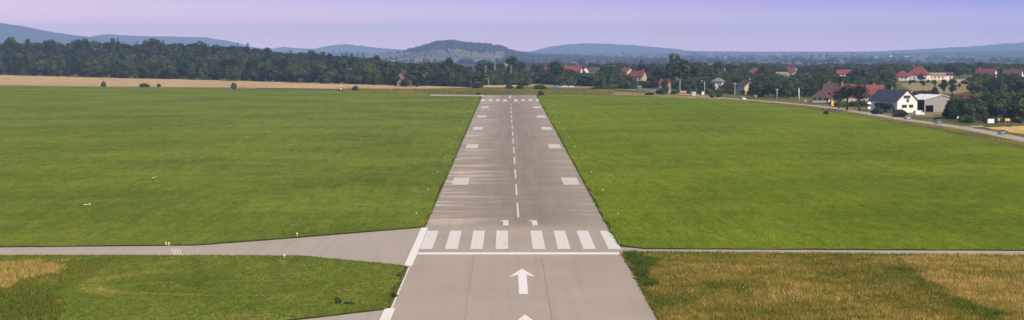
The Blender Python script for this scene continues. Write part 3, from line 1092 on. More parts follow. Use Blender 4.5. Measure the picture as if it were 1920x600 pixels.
SCREEN = {(1393, 1412): 'cream house behind the roadside conifer', (1340, 1356): 'small white house with grey hip roof', (1244, 1251): 'low pinkish-roofed house', (1190, 1205): 'yellow-walled house', (1165, 1181): 'yellow-gabled house with orange-red roof', (1057, 1083): 'house with the long red roof', (1094, 1124): 'house with dull brown roof', (936, 954): 'lone white gabled house', (981, 994): 'small house with pale gable', (1021, 1032): 'small faded red roof', (1353, 1362): 'small white gable with pinkish roof', (1409, 1425): 'broad crimson hip roof', (1478, 1489): 'small bright red roof', (1461, 1474): 'ochre-roofed shed', (1573, 1592): 'long orange-red roof', (1838, 1864): 'crimson-roofed far right house', (1886, 1912): 'dull brown-red far right roof', (755, 761): 'pink end wall', (652, 661): 'cream house in the wood', (740, 745): 'white shed in the wood'}
# low trees that screen the fronts of the village houses
for a_, b_, py_, hd_ in CLEAR[:21]:
    if (a_, b_) in ((1682, 1796),):
        continue
    n_ = max(2, int((b_ - a_) / 7))
    for i in range(n_ + 1):
        p_ = a_ + (b_ - a_) * i / n_ + rng.uniform(-2, 2)
        d_ = hd_ - rng.uniform(14, 26)
        tree_px('village_tree', rng.choice(EDG), p_, d_, py_ + rng.uniform(-2.0, 1.5), rng.uniform(9, 13), 'low tree in front of the %s' % SCREEN[(a_, b_)], 'trees screening the village houses')
# ------------------------------------------------------------------ bushes
bush = [
    ('shrub0', 195, 163.0, 150, 11, 'small round bush on the left edge of the stubble field'),
    ('shrub1', 272, 163.5, 154, 22, 'low wide scrub at the stubble field edge'),
    ('shrub2', 298, 163.2, 155, 8, 'tiny bush right of the low wide scrub'),
    ('shrub0', 439, 167.0, 152, 13, 'upright bush at the stubble field edge under the tallest wood'),
    ('shrub2', 666, 171.0, 157, 12, 'round bush at the end of the stubble field right of the tractor'),
    ('shrub1', 892, 164.8, 150, 27, 'round bush at the foot of the wood left of the sandy ground'),
    ('shrub0', 955, 166.0, 156, 17, 'brownish bush in front of the sandy ground'),
    ('shrub2', 975, 166.5, 156, 20, 'dark green bush right of the brownish bush on the sandy ground'),
    ('shrub1', 1014, 167.2, 156.5, 26, 'wide dark bush behind the far runway end'),
    ('shrub0', 1013, 179.2, 167.5, 13, 'small bush at the far right corner of the runway'),
    ('shrub1', 897, 177.0, 172.0, 9, 'tiny weed bush beside the far left corner of the runway'),
    ('shrub2', 1240, 177.5, 162, 22, 'round bush beside the road in front of the very large tree'),
    ('shrub1', 1217, 178.5, 171.5, 19, 'low dark bush left of the round roadside bush'),
    ('shrub0', 1335, 183.0, 168, 14, 'dark bush at the roadside under a lamp pole'),
    ('shrub2', 1348, 182.5, 168, 16, 'second dark bush at the roadside right of the first'),
    ('shrub1', 1549, 214.5, 204.5, 11, 'small dark bush on the grass edge before the brown roofs'),
    ('shrub0', 1645, 214.0, 199, 26, 'dark hedge bush below the red-roofed house'),
    ('shrub1', 1690, 219.5, 201, 34, 'dense green bush in front of the white gable wall'),
    ('shrub2', 1757, 225.0, 219, 12, 'yellow-green bush in the yard before the grey hall'),
    ('shrub1', 1892, 237.5, 234, 12, 'low dark bush at the edge of the ripe field'),
    ('hedge', 632, 571.0, 553, 15, 'small dark weedy bush on the near left grass'),
    ('hedge', 653, 571.5, 564, 22, 'low weeds beside the small dark bush'),
]
for k, px_, by, top, wpx, lab in bush:
    tree_px('bush', k, px_, G(px_, by).y, top, wpx, lab, None, 'bush')
GH = 'bushes of the light green hedge'
for i in range(15):
    px_ = 908 + i * 5.6
    tree_px('hedge_bush', 'hedge', px_, 1385 + rng.uniform(-8, 8), 141.0 + abs(i - 6) * 0.55, 15, 'light green bush in the clipped hedge behind the sandy ground', GH, 'bush')
GB = 'bushes of the scrub belt'
for i in range(18):
    px_ = 1116 + i * 4.7
    tree_px('scrub_bush', rng.choice(SHR), px_, 1272 + rng.uniform(-12, 12), 161 - i * 1.0 + rng.uniform(-2, 2) if i < 14 else 155, 18, 'dark bush in the scrub belt left of the green shed', GB, 'bush')
GM = 'bushes of the meadow hedge'
for i in range(9):
    tree_px('hedge_bush', rng.choice(SHR), 1716 + i * 4.5, 1135 + rng.uniform(-5, 5), 168 + rng.uniform(-2, 1), 11, 'dark bush in the hedge across the dry meadow', GM, 'bush')
clump(14, 1560, 1665, 930, 960, 2.5, 4.2, SHR, 'garden bush between the trees and the red and brown roofs', 'garden bushes', 'garden_bush', (0.9, 1.4), 'bush')
clump(16, 1255, 1375, 1150, 1175, 2.0, 4.0, SHR, 'roadside bush between the lamp poles', 'roadside bushes', 'roadside_bush', (0.9, 1.4), 'bush')
clump(10, 1800, 1925, 749, 756, 2.2, 3.6, SHR, 'bush at the foot of the right roadside clump', 'bushes under the right clump', 'roadside_bush', (0.9, 1.4), 'bush')
clump(22, 1700, 1920, 1230, 1480, 3, 6, SHR + OAKS, 'scattered bush around the far right village', 'bushes of the far right village', 'garden_bush', (0.9, 1.4), 'bush')


# ------------------------------------------------------------------ woods too far or too dense to count
def scatter(name, pts, kinds, label, cat, seed):
    """pts: (x, y, z, height, width factor)"""
    r = np.random.default_rng(seed)
    n = len(pts)
    me = bpy.data.meshes.new(name)
    me.from_pydata([p[:3] for p in pts], [], [])
    for nm, arr in (('hgt', [p[3] for p in pts]), ('wid', [p[3] * p[4] for p in pts]), ('rot', r.uniform(0, 6.28, n)), ('which', r.integers(0, len(kinds), n))):
        a = me.attributes.new(nm, 'FLOAT', 'POINT')
        a.data.foreach_set('value', np.asarray(arr, dtype=np.float32))
    o = link(bpy.data.objects.new(name, me))
    ng = bpy.data.node_groups.new(name + '_spread', 'GeometryNodeTree')
    ng.interface.new_socket('Geometry', in_out='INPUT', socket_type='NodeSocketGeometry')
    ng.interface.new_socket('Geometry', in_out='OUTPUT', socket_type='NodeSocketGeometry')
    N, Lk = ng.nodes, ng.links
    gi, go, jn = N.new('NodeGroupInput'), N.new('NodeGroupOutput'), N.new('GeometryNodeJoinGeometry')

    def attr(nm):
        a = N.new('GeometryNodeInputNamedAttribute')
        a.data_type = 'FLOAT'
        a.inputs['Name'].default_value = nm
        return a.outputs['Attribute']
    for i, k in enumerate(kinds):
        src = next(c for c in COL.objects if c.type == 'MESH' and c.data == PROTO[k][0])
        oi = N.new('GeometryNodeObjectInfo')
        oi.transform_space = 'ORIGINAL'
        oi.inputs['Object'].default_value = src
        ip = N.new('GeometryNodeInstanceOnPoints')
        Lk.new(gi.outputs[0], ip.inputs['Points'])
        cp = N.new('FunctionNodeCompare')
        cp.data_type = 'FLOAT'
        cp.operation = 'EQUAL'
        cp.inputs['Epsilon'].default_value = 0.1
        Lk.new(attr('which'), cp.inputs[0])
        cp.inputs[1].default_value = float(i)
        Lk.new(cp.outputs[0], ip.inputs['Selection'])
        Lk.new(oi.outputs['Geometry'], ip.inputs['Instance'])
        cr = N.new('ShaderNodeCombineXYZ')
        Lk.new(attr('rot'), cr.inputs[2])
        Lk.new(cr.outputs[0], ip.inputs['Rotation'])
        cs = N.new('ShaderNodeCombineXYZ')
        Lk.new(attr('wid'), cs.inputs[0])
        Lk.new(attr('wid'), cs.inputs[1])
        Lk.new(attr('hgt'), cs.inputs[2])
        Lk.new(cs.outputs[0], ip.inputs['Scale'])
        Lk.new(ip.outputs[0], jn.inputs[0])
    Lk.new(jn.outputs[0], go.inputs[0])
    md = o.modifiers.new('spread', 'NODES')
    md.node_group = ng
    return tag(o, label, cat, kind='stuff')


pts = []
for i in range(2600):
    px_ = rng.uniform(-420, 880)
    d0 = edge_depth(px_) + 16
    d1 = 2420 if px_ < 450 else max(d0 + 150, 2420 - (px_ - 450) * 2.2)
    d = d0 + (d1 - d0) * rng.random() ** 0.8
    g = ground(px_, d)
    zmax = Z_at(lerp_poly(SKY, px_) + 4, d, px_) - g.z
    h = min(rng.uniform(9, 17), zmax * rng.uniform(0.92, 1.0))
    h = limit_h(px_, d, h, g.z, 5)
    if h > 3:
        pts.append((g.x, g.y, g.z, h, rng.uniform(0.9, 1.3)))
scatter('forest', pts, ['edge0', 'edge1', 'oak2', 'tall0', 'tall1', 'spruce0', 'pine'], 'dense mixed wood covering the rise on the left', 'forest', 1)

pts = []
for i in range(1500):          # the mass of greenery that closes the gaps in the village
    px_ = rng.uniform(985, 1690)
    d0 = lerp_poly([(985, 1420), (1110, 1340), (1230, 1290), (1330, 1220), (1400, 1190), (1530, 1090), (1690, 1060)], px_)
    d = d0 + (1720 - d0) * rng.random()
    if px_ > 1655 and d < 1500:
        continue
    g = ground(px_, d)
    h = limit_h(px_, d, rng.uniform(4.5, 9), g.z, 4)
    pts.append((g.x, g.y, g.z, h, rng.uniform(1.0, 1.5)))
scatter('village_greenery', pts, ['edge0', 'edge1', 'edge2', 'shrub1', 'tall0'], 'mass of garden trees and shrubs filling the village', 'forest', 4)

pts = []
for i in range(2400):          # woods that close the village off behind
    d = 1520 + 1000 * rng.random()
    px_ = rng.uniform(900, 2300)
    if (1680 < px_ < 1850 and d < 1700) or (d < 1600 and px_ > 1680):
        continue
    g = ground(px_, d)
    top = 122 + 4 * math.sin(px_ * 0.013) + 3 * math.sin(px_ * 0.047 + 1.3) + rng.uniform(-3, 5)
    h = limit_h(px_, d, min(rng.uniform(6, 13), Z_at(top, d, px_) - g.z), g.z, 5)
    if h > 2.5:
        pts.append((g.x, g.y, g.z, h, rng.uniform(1.0, 1.5)))
scatter('valley_woods', pts, ['oak0', 'oak1', 'edge0', 'edge2', 'tall1', 'spruce1'], 'dark woods closing off the village behind', 'forest', 2)

pts = []
for i in range(8000):          # woods and hedgerows of the far plain
    d = 2550 + 13000 * rng.random() ** 1.5
    px_ = rng.uniform(560, 2450)
    if px_ < 900 and d < 5000:
        continue
    u = math.sin(px_ * 0.017 + d * 0.0021) + math.sin(px_ * 0.0051 - d * 0.0033 + 1.0) + 0.6 * math.sin(px_ * 0.043 + d * 0.0009)
    if u < (-0.5 if d < 4200 else 0.1):
        continue
    if abs(d - DE) < WE and 640 < px_ < 1200:
        continue
    g = ground(px_, d)
    pts.append((g.x, g.y, g.z, rng.choice([8, 9, 10, 12]) if d < 5000 else rng.choice([8, 10, 12, 14, 18]), rng.uniform(1.2, 2.2)))
scatter('plain_woods', pts, ['oak0', 'oak1', 'edge0', 'tall1'], 'pale blue woods of the far plain below the hills', 'forest', 5)

pts = []
for i in range(6000):          # woods on the middle hill
    px_ = rng.uniform(715, 1240)
    x = X_at(px_, DE)
    yy = DE + rng.uniform(-900, 150)
    z = hill_e(x, yy)
    v = (z - BE) / 90.0
    line = Z_at(95 + 3 * math.sin(px_ * 0.05), DE, px_)
    if z < line and rng.random() > (0.75 if px_ > 945 else 0.07):
        continue
    if v < 0.08:
        continue
    pts.append((x, yy, z - 0.5, rng.choice([6, 7, 8, 9, 10, 12, 16]), rng.uniform(1.1, 1.6)))
scatter('hill_woods', pts, ['oak0', 'oak2', 'tall0', 'spruce0'], 'dark wood covering the crest of the middle hill', 'forest', 3)


# ------------------------------------------------------------------ grass blades
def vnoise(x, y, s, seed):
    """smooth value noise"""
    r = np.random.default_rng(seed)
    tab = r.random((256, 256))
    gx, gy = x / s, y / s
    ix, iy = np.floor(gx).astype(int), np.floor(gy).astype(int)
    fx, fy = gx - ix, gy - iy
    fx, fy = fx * fx * (3 - 2 * fx), fy * fy * (3 - 2 * fy)
    a, b = tab[ix % 256, iy % 256], tab[(ix + 1) % 256, iy % 256]
    c, d = tab[ix % 256, (iy + 1) % 256], tab[(ix + 1) % 256, (iy + 1) % 256]
    return (a * (1 - fx) + b * fx) * (1 - fy) + (c * (1 - fx) + d * fx) * fy


def in_poly(x, y, poly):
    r = np.zeros(len(x), bool)
    n = len(poly)
    for i in range(n):
        x0, y0, x1, y1 = poly[i].x, poly[i].y, poly[(i + 1) % n].x, poly[(i + 1) % n].y
        c = ((y0 > y) != (y1 > y))
        with np.errstate(divide='ignore', invalid='ignore'):
            r ^= c & (x < (x1 - x0) * (y - y0) / (y1 - y0 + 1e-12) + x0)
    return r


def blades(name, x, y, z0, h, w, tint, label, lean=0.35, per=3):
    n = len(x)
    V, TT = [], []
    for k in range(per):
        a = nrng.uniform(0, 6.283, n)
        ox, oy = nrng.normal(0, 0.10, n), nrng.normal(0, 0.10, n)
        hh = h * nrng.uniform(0.55, 1.15, n)
        ll = hh * nrng.normal(0, lean, n)
        l2 = hh * nrng.normal(0, lean, n)
        bx, by = x + ox, y + oy
        ca, sa = np.cos(a) * w, np.sin(a) * w
        zz = np.full(n, z0) if np.isscalar(z0) else z0
        v = np.stack([np.stack([bx - ca, by - sa, zz], 1), np.stack([bx + ca, by + sa, zz], 1), np.stack([bx + ll, by + l2, zz + hh], 1)], 1)
        V.append(v.reshape(-1, 3))
        TT.append(np.repeat(np.clip(tint + nrng.normal(0, 0.09, n), 0, 1), 3))
    V, TT = np.concatenate(V), np.concatenate(TT)
    me = np_mesh(name, V, np.arange(len(V)), 3, M['blade'], {'tint': TT})
    return tag(link(bpy.data.objects.new(name, me)), label, 'grass', kind='stuff')


def spread(poly, dens, y0, y1):
    xa, xb = min(p.x for p in poly), max(p.x for p in poly)
    lim = 0.30
    xa, xb = max(xa, -lim * y1), min(xb, lim * y1)
    n = int((xb - xa) * (y1 - y0) * dens)
    x, y = nrng.uniform(xa, xb, n), nrng.uniform(y0, y1, n)
    k = in_poly(x, y, poly) & (np.abs(x) < lim * y)
    return x[k], y[k]


# tall dry grass on the right
x, y = spread(tall_pts, 11, 200, 296)
pa, pb, pc, pd = G(1660, 487), G(1880, 600), G(1920, 487), G(1920, 620)
wx, wy = x + 3.0 * (vnoise(x, y, 5, 21) - 0.5), y + 14.0 * (vnoise(x, y, 6, 22) - 0.5) + 5.0 * (vnoise(x, y, 1.5, 23) - 0.5)
tan = in_poly(wx, wy, [G(1668, 484), G(1745, 528), G(1880, 600), G(2100, 620), G(2100, 482)])
n1, n2 = vnoise(x, y, 9, 1), vnoise(x, y, 2.6, 2)
n3 = vnoise(x, y * 0.6, 0.9, 24)
tint = 0.43 + 0.28 * n1 + 0.26 * (n2 - 0.5) + 0.24 * (n3 - 0.5) - 0.06 * np.exp(-((x - XR) / 14) ** 2)
tint = np.where(tan, 0.62 + 0.22 * n1 + 0.26 * (n2 - 0.5) + 0.2 * (n3 - 0.5), tint)
hh = 0.20 + 0.22 * n2 + 0.20 * n3
# a green ditch runs diagonally along the tan part, and a lush green corner by the runway
da, db = G(1690, 512), G(1880, 610)
dist = np.abs((db.x - da.x) * (da.y - wy) - (da.x - wx) * (db.y - da.y)) / (db - da).length
dit = np.exp(-(dist / 2.0) ** 2)
tint = tint - 0.26 * dit * (y < da.y + 4)
corner = in_poly(wx, y + 0.4 * (wy - y), [G(1170, 470), G(1215, 472), G(1228, 500), G(1240, 535), G(1200, 540)])
tint = np.where(corner, 0.14 + 0.2 * n2, tint)
hh = np.where(corner, 0.3 + 0.35 * n2, hh)
edge = np.exp(-((x - XR) / 1.6) ** 2)
tint = tint - 0.15 * edge
blades('tall_grass', x, y, SOD - 0.01, hh, 0.055, tint, 'tall dry olive and tan grass right of the runway')
# pale flower heads standing in loose groups in the tall grass
fx, fy = [], []
for cpx, cpy, nn_ in ((1400, 555, 9), (1385, 570, 8), (1460, 566, 10), (1472, 552, 9), (1300, 545, 4), (1600, 560, 6), (1290, 480, 14), (1262, 484, 12), (1330, 580, 5)):
    c_ = G(cpx, cpy)
    fx.append(nrng.normal(c_.x, 0.9, nn_))
    fy.append(nrng.normal(c_.y, 2.2, nn_))
fx, fy = np.concatenate(fx), np.concatenate(fy)
V, Fq = [], []
for q, (a_, b_) in enumerate(zip(fx, fy)):
    z_ = SOD + rng.uniform(0.35, 0.6)
    for j in range(5):
        an = j * 1.257
        V.append((a_ + math.cos(an) * 0.06, b_ + math.sin(an) * 0.06, z_ + 0.02 * math.sin(an * 2)))
    V.append((a_, b_, z_ - 0.05))
    for j in range(5):
        Fq += [q * 6 + j, q * 6 + (j + 1) % 5, q * 6 + 5]
    V[q * 6 + 5] = (a_, b_, z_ + 0.04)
M['flower'] = plain('pale_flower', (0.55, 0.54, 0.44), 0.8, 0.1, 1.0, 0.0)
tag(link(bpy.data.objects.new('wild_flowers', np_mesh('wild_flowers', np.array(V), np.array(Fq), 3, M['flower']))), 'pale flower heads scattered in the tall grass', 'flowers', kind='stuff')

# the near left grass with its tan unmown corner
x, y = spread(isl_pts, 7, 205, 292)
n1, n2 = vnoise(x, y, 8, 3), vnoise(x, y, 2.0, 4)
tint = 0.25 + 0.16 * n1 + 0.18 * (n2 - 0.4)
hh = np.full(len(x), 0.10) + 0.06 * n2
wx, wy = x + 3.0 * (vnoise(x, y, 4, 31) - 0.5), y + 12.0 * (vnoise(x, y, 5, 32) - 0.5) + 5.0 * (vnoise(x, y, 1.5, 33) - 0.5)
n3 = vnoise(x, y * 0.6, 0.9, 34)
tint = tint + 0.2 * (n3 - 0.5)
unm = in_poly(wx, wy, [G(-300, 484), G(60, 489), G(150, 492), G(140, 502), G(60, 520), G(20, 545), G(-300, 560)])
dark = in_poly(wx, wy, [G(-300, 555), G(0, 548), G(60, 545), G(110, 575), G(120, 605), G(-300, 660)])
brd = in_poly(wx, wy, [G(-300, 480), G(0, 482), G(200, 492), G(160, 515), G(80, 545), G(110, 605), G(-300, 660)])
tint = np.where(brd, 0.30 + 0.2 * n1, tint)
hh = np.where(brd, 0.32, hh)
tint = np.where(unm, 0.66 + 0.25 * n1 + 0.25 * (n3 - 0.5), tint)
hh = np.where(unm, 0.55, hh)
tint = np.where(dark, 0.28 + 0.45 * n1 * n2, tint)
hh = np.where(dark, 0.5, hh)
# worn wheel track curving through the grass
for cx, cy, rx, ry in ((G(330, 540).x, 254.0, 12.0, 15.0), (G(330, 540).x, 254.0, 10.4, 12.6), (G(560, 545).x, 249.0, 24.0, 8.0)):
    q = np.abs(np.sqrt(((x - cx) / rx) ** 2 + ((y - cy) / ry) ** 2) - 1) * min(rx, ry)
    tint = tint + 0.30 * np.exp(-(q / 0.9) ** 2) * (n1 > 0.25) * np.clip((cx + 1.0 - x) / 6.0, 0, 1)
blades('short_grass', x, y, SOD - 0.01, hh, 0.06, tint, 'patchy green grass left of the near runway', per=3)

# mown fields, the nearer part, where single tufts still show
for poly, base in ((left_pts, 0.26), (right_pts, 0.24)):
    xs_, ys_ = [], []
    for a, b, dn in ((292, 360, 4.0), (360, 460, 2.0), (460, 640, 0.8)):
        x, y = spread(poly, dn, a, b)
        xs_.append(x)
        ys_.append(y)
    x, y = np.concatenate(xs_), np.concatenate(ys_)
    n1, n2 = vnoise(x, y, 14, 5), vnoise(x, y, 2.4, 6)
    blades('mown_blades', x, y, SOD - 0.01, 0.05 + 0.05 * n2, 0.085, base + 0.03 + 0.16 * (n1 - 0.4) + 0.14 * (n2 - 0.5), 'short blades of the mown field %s of the runway' % ('left' if poly is left_pts else 'right'), per=2)


# ragged fringe where grass meets tarmac
def fringe(pts, dens, h, tint, name, label, off=0.0):
    X_, Y_ = [], []
    for a, b in zip(pts, pts[1:]):
        L = (b - a).length
        n = int(L * dens)
        t_ = nrng.random(n)
        X_.append(a.x + (b.x - a.x) * t_ + nrng.normal(0, 0.18, n) + off)
        Y_.append(a.y + (b.y - a.y) * t_ + nrng.normal(0, 0.25, n))
    x, y = np.concatenate(X_), np.concatenate(Y_)
    n2 = vnoise(x, y, 5, 9)
    blades(name, x, y, 0.02, h * (0.4 + n2), 0.07, tint + 0.25 * (n2 - 0.5), label, per=2)


fringe(left_pts[1:7], 3.0, 0.22, 0.18, 'grass_fringe', 'ragged grass fringe along the left mown field')
fringe(right_pts[0:5], 3.0, 0.22, 0.16, 'grass_fringe', 'ragged grass fringe along the right mown field')
fringe(isl_pts[1:8], 4.0, 0.24, 0.20, 'grass_fringe', 'ragged grass fringe around the near left grass')
fringe(tall_pts[3:] + tall_pts[:2], 6.0, 0.42, 0.46, 'grass_fringe', 'ragged fringe of the tall dry grass')
# rough weeds on the road verge and behind the runway end
x, y, tt = [], [], []
for p, q in zip(sm_rc, sm_rc[1:]):
    dd = (q - p)
    n = int(dd.length * 12)
    nn = Vector((dd.y, -dd.x, 0)).normalized()
    t_, o_ = nrng.random(n), nrng.uniform(-9.8, -3.9, n)
    k = nrng.random(n) < 0.25
    o_ = np.where(k, nrng.uniform(3.8, 6.5, n), o_)
    x.append(p.x + dd.x * t_ + nn.x * o_)
    y.append(p.y + dd.y * t_ + nn.y * o_)
x, y = np.concatenate(x), np.concatenate(y)
n1 = vnoise(x, y, 12, 11)
blades('verge_weeds', x, y, 0.0, 0.35 + 0.3 * n1, 0.12, 0.42 + 0.4 * n1, 'rough brownish weeds on the road verge', per=2)
strip = [G(640, 166), G(900, 168), G(1150, 168), G(1150, 177), G(1012, 176), G(800, 176), G(640, 171.5)]
n = 26000
x, y = nrng.uniform(-160, 80, n), nrng.uniform(1128, 1300, n)
k = in_poly(x, y, strip)
x, y = x[k], y[k]
n1 = vnoise(x, y, 15, 12)
blades('meadow_weeds', x, y, 0.0, 0.4 + 0.4 * n1, 0.16, 0.36 + 0.36 * n1, 'rough meadow grass behind the far runway end', per=2)

# ------------------------------------------------------------------ buildings
WALL = {'cream': (0.50, 0.40, 0.27), 'white': (0.68, 0.64, 0.58), 'yellow': (0.44, 0.36, 0.23), 'pink': (0.30, 0.20, 0.17), 'grey': (0.46, 0.43, 0.40), 'red': (0.30, 0.09, 0.07)}
ROOF = {'rust': (0.115, 0.050, 0.042), 'red': (0.185, 0.048, 0.040), 'orange': (0.22, 0.050, 0.040), 'brown': (0.090, 0.050, 0.046), 'navy': (0.040, 0.047, 0.075), 'grey': (0.17, 0.16, 0.17), 'crimson': (0.150, 0.038, 0.042), 'ochre': (0.27, 0.20, 0.12), 'steel': (0.70, 0.68, 0.66)}
for k, c in WALL.items():
    M['w_' + k] = plain('wall_' + k, c, 0.85, 0.16, 0.6, 0.2)


def roof_mat(name, c):
    t = NT(name)
    co = t.coords((1, 1, 1), True)
    wv = t.n.new('ShaderNodeTexWave')
    wv.bands_direction = 'Z'
    wv.inputs['Scale'].default_value = 1.1
    wv.inputs['Distortion'].default_value = 0.6
    t.l.new(co, wv.inputs['Vector'])
    n = t.noise(0.9, 4)
    col = t.mix(t.rng(n, 0.3, 0.7), tuple(x * 0.75 for x in c), tuple(min(1, x * 1.2) for x in c))
    col = t.mix(t.rng(wv.outputs['Fac'], 0.0, 0.35, 0.45, 0.0), col, tuple(x * 0.45 for x in c))
    return t.done(col, 0.75, 0.3)


for k, c in ROOF.items():
    M['r_' + k] = roof_mat('roof_' + k, c)
M['glass'] = plain('window_glass', (0.035, 0.040, 0.048), 0.15, 0.2, 1.0, 0.6)
M['frame'] = plain('window_frame', (0.66, 0.64, 0.60), 0.6, 0.1)
M['darkwood'] = plain('dark_wood', (0.085, 0.055, 0.040), 0.8, 0.3)
M['brick'] = plain('chimney_brick', (0.34, 0.20, 0.15), 0.9, 0.3)


def window(parent, face, u, z, ww, hh, w, L):
    f, p = MB(), MB()
    d = 0.05
    fr = 0.07
    if face == 'F':
        y0 = -L / 2
        f.box(u - ww / 2, u + ww / 2, y0 - d, y0 - 0.003, z, z + hh)
        p.box(u - ww / 2 + fr, u + ww / 2 - fr, y0 - d - 0.012, y0 - d - 0.003, z + fr, z + hh - fr)
    else:
        s = -1 if face == 'L' else 1
        xa, xb = s * w / 2 + s * 0.003, s * w / 2 + s * d
        f.box(min(xa, xb), max(xa, xb), u - ww / 2, u + ww / 2, z, z + hh)
        xa, xb = s * w / 2 + s * (d + 0.003), s * w / 2 + s * (d + 0.012)
        p.box(min(xa, xb), max(xa, xb), u - ww / 2 + fr, u + ww / 2 - fr, z + fr, z + hh - fr)
    o = f.build('window', M['frame'], parent)
    p.build('pane', M['glass'], o)


def house(label, px, depth, rot, w, L, eave, ridge, wall, roof, wins=(), hip=False, chim=None, name='house', over=0.5, door=None, base=None):
    """the gable end faces local -Y; rot turns it (degrees)"""
    g = ground(px, depth) if base is None else base
    root = empty(name, g, R(rot))
    mb = MB()
    hw, hl = w / 2, L / 2
    if hip:
        mb.box(-hw, hw, -hl, hl, -0.3, eave)
    else:
        mb.prism([(-hw, -0.3), (hw, -0.3), (hw, eave), (0, ridge), (-hw, eave)], 'y', -hl, hl)
    mb.build('wall', M['w_' + wall], root)
    k = (ridge - eave) / hw
    th = 0.22
    rb = MB()
    e = over
    if hip:
        q = min(hw, hl * 0.8)
        A = [(-hw - e, -hl - e, eave - k * e * 0.6), (hw + e, -hl - e, eave - k * e * 0.6), (hw + e, hl + e, eave - k * e * 0.6), (-hw - e, hl + e, eave - k * e * 0.6)]
        B = [(0, -hl + q, ridge), (0, hl - q, ridge)]
        n = 0
        rb.v = A + B + [(a, b, c + 0.003 - th) for a, b, c in A]
        rb.f = [(0, 1, 4), (1, 2, 5, 4), (2, 3, 5), (3, 0, 4, 5), (0, 6, 7, 1), (1, 7, 8, 2), (2, 8, 9, 3), (3, 9, 6, 0), (6, 9, 8, 7)]
    else:
        for s in (-1, 1):
            prof = [(0.0, ridge + 0.02), (s * (hw + e), eave - k * e + 0.02), (s * (hw + e), eave - k * e + 0.02 + th), (0.0, ridge + 0.02 + th * 1.15)]
            rb.prism(prof, 'y', -hl - e, hl + e)
    ro = rb.build('roof', M['r_' + roof], root)
    if chim:
        cx, cy = chim
        c = MB()
        z0 = ridge - abs(cx) * k
        c.box(cx - 0.4, cx + 0.4, cy - 0.4, cy + 0.4, z0 - 0.5, ridge + 1.0)
        c.box(cx - 0.5, cx + 0.5, cy - 0.5, cy + 0.5, ridge + 1.0, ridge + 1.15)
        c.build('chimney', M['brick'], ro)
    for wdef in wins:
        window(root, *wdef, w, L)
    if door:
        face, u, ww, hh = door
        m = MB()
        if face == 'F':
            m.box(u - ww / 2, u + ww / 2, -hl - 0.06, -hl - 0.003, 0, hh)
        else:
            m.box(-hw - 0.06, -hw - 0.003, u - ww / 2, u + ww / 2, 0, hh)
        m.build('door', M['darkwood'], root)
    tag(root, label, 'house')
    return root


def side_wins(face, us, z, ww=1.2, hh=1.4):
    return [(face, u, z, ww, hh) for u in us]


gable2 = [('F', -1.7, 1.1, 1.2, 1.4), ('F', 1.7, 1.1, 1.2, 1.4), ('F', 0, 4.0, 1.4, 1.3)]
# the houses beside the road
h1 = house('white gabled house with navy roof and T-shaped dark upper window', 1675, 866, 33, 11.6, 17.0, 5.0, 9.4, 'white', 'navy',
           [('F', -0.2, 5.9, 4.0, 1.4), ('F', 0.2, 4.3, 1.5, 1.59), ('F', -1.7, 1.9, 3.0, 1.5), ('F', 2.2, 1.9, 2.6, 1.5)] + side_wins('L', (-4, 0, 4), 1.6), chim=(1.0, 2.0), door=('L', -6.5, 1.1, 2.1))
house('cream house with bright red tiled roof behind the bronze-leaved trees', 1622, 955, 76, 10.0, 17.0, 4.6, 9.4, 'cream', 'orange', side_wins('L', (-6, -3.4, 0, 3), 1.3, 1.2, 1.6) + [('F', 0, 5.0, 1.2, 1.4)], chim=(1.6, -4.0), door=('L', -4.8, 1.1, 2.2))
house('cream house with faded brown-red roof left of the bronze trees', 1584, 982, 60, 9.5, 10.0, 4.2, 9.4, 'cream', 'rust', side_wins('L', (-3, 0, 3), 1.2) + gable2, chim=(-1.0, 1.0))
house('taller dark brown-roofed house in the leftmost roadside row', 1556, 1010, 70, 8.0, 5.5, 4.8, 8.8, 'red', 'brown', side_wins('L', (-2, 1.4), 1.3) + [('L', 0.2, 3.3, 1.0, 0.9)], chim=(1.0, 0.5))
house('low house with spreading dark brown hip roof at the road bend', 1540, 1005, 70, 7.0, 7.5, 2.8, 5.8, 'white', 'brown', side_wins('L', (-2.5, 0, 2.5), 1.0), hip=True, over=1.0, door=('L', -3.8, 1.0, 2.0))
house('white house with crimson roof half hidden right of the pointed conifer', 1809, 815, 50, 8.0, 10.0, 5.0, 8.6, 'white', 'crimson', side_wins('L', (-3, 0, 3), 1.5) + gable2)
# village
house('cream house with brown gable roof behind a dark conifer by the road', 1401, 1150, 20, 8.5, 10.0, 4.6, 7.9, 'cream', 'brown', gable2 + side_wins('L', (-2.5, 1), 1.2), chim=(1.0, -1.0))
house('small white-walled house with grey hip roof among dark trees', 1347, 1205, 70, 6.0, 6.4, 6.4, 8.4, 'white', 'grey', side_wins('L', (-2, 0, 2), 4.6, 1.0, 1.2), hip=True)
house('low house with pinkish red roof in front of the very large tree', 1247, 1188, 68, 5.5, 5.5, 5.2, 7.5, 'pink', 'crimson', side_wins('L', (-3, 0, 3), 2.0))
house('yellow-walled house with red roof at the foot of the pointed conifer', 1197, 1325, 65, 8.0, 8.5, 7.2, 10.3, 'yellow', 'crimson', side_wins('L', (-2.4, 0, 2.4), 4.4, 1.1, 1.4) + [('F', 0, 7.0, 1.1, 1.2)], chim=(0.6, -3.0))
house('yellow-gabled house with orange-red roof left of the pointed conifer', 1173, 1560, 42, 8.0, 10.0, 6.0, 9.2, 'yellow', 'orange', gable2, chim=(-0.5, 1.0))
house('house with the long bright red roof in the village centre', 1069, 1520, 78, 9.0, 17.0, 7.6, 11.2, 'white', 'red', side_wins('L', (-6, -2, 2, 6), 5.0), chim=(-0.6, 3.0))
house('house with dull brown roof right of the long red roof', 1112, 1700, 70, 9.0, 14.0, 5.0, 8.0, 'white', 'brown', side_wins('L', (-4, 0, 4), 2.4))
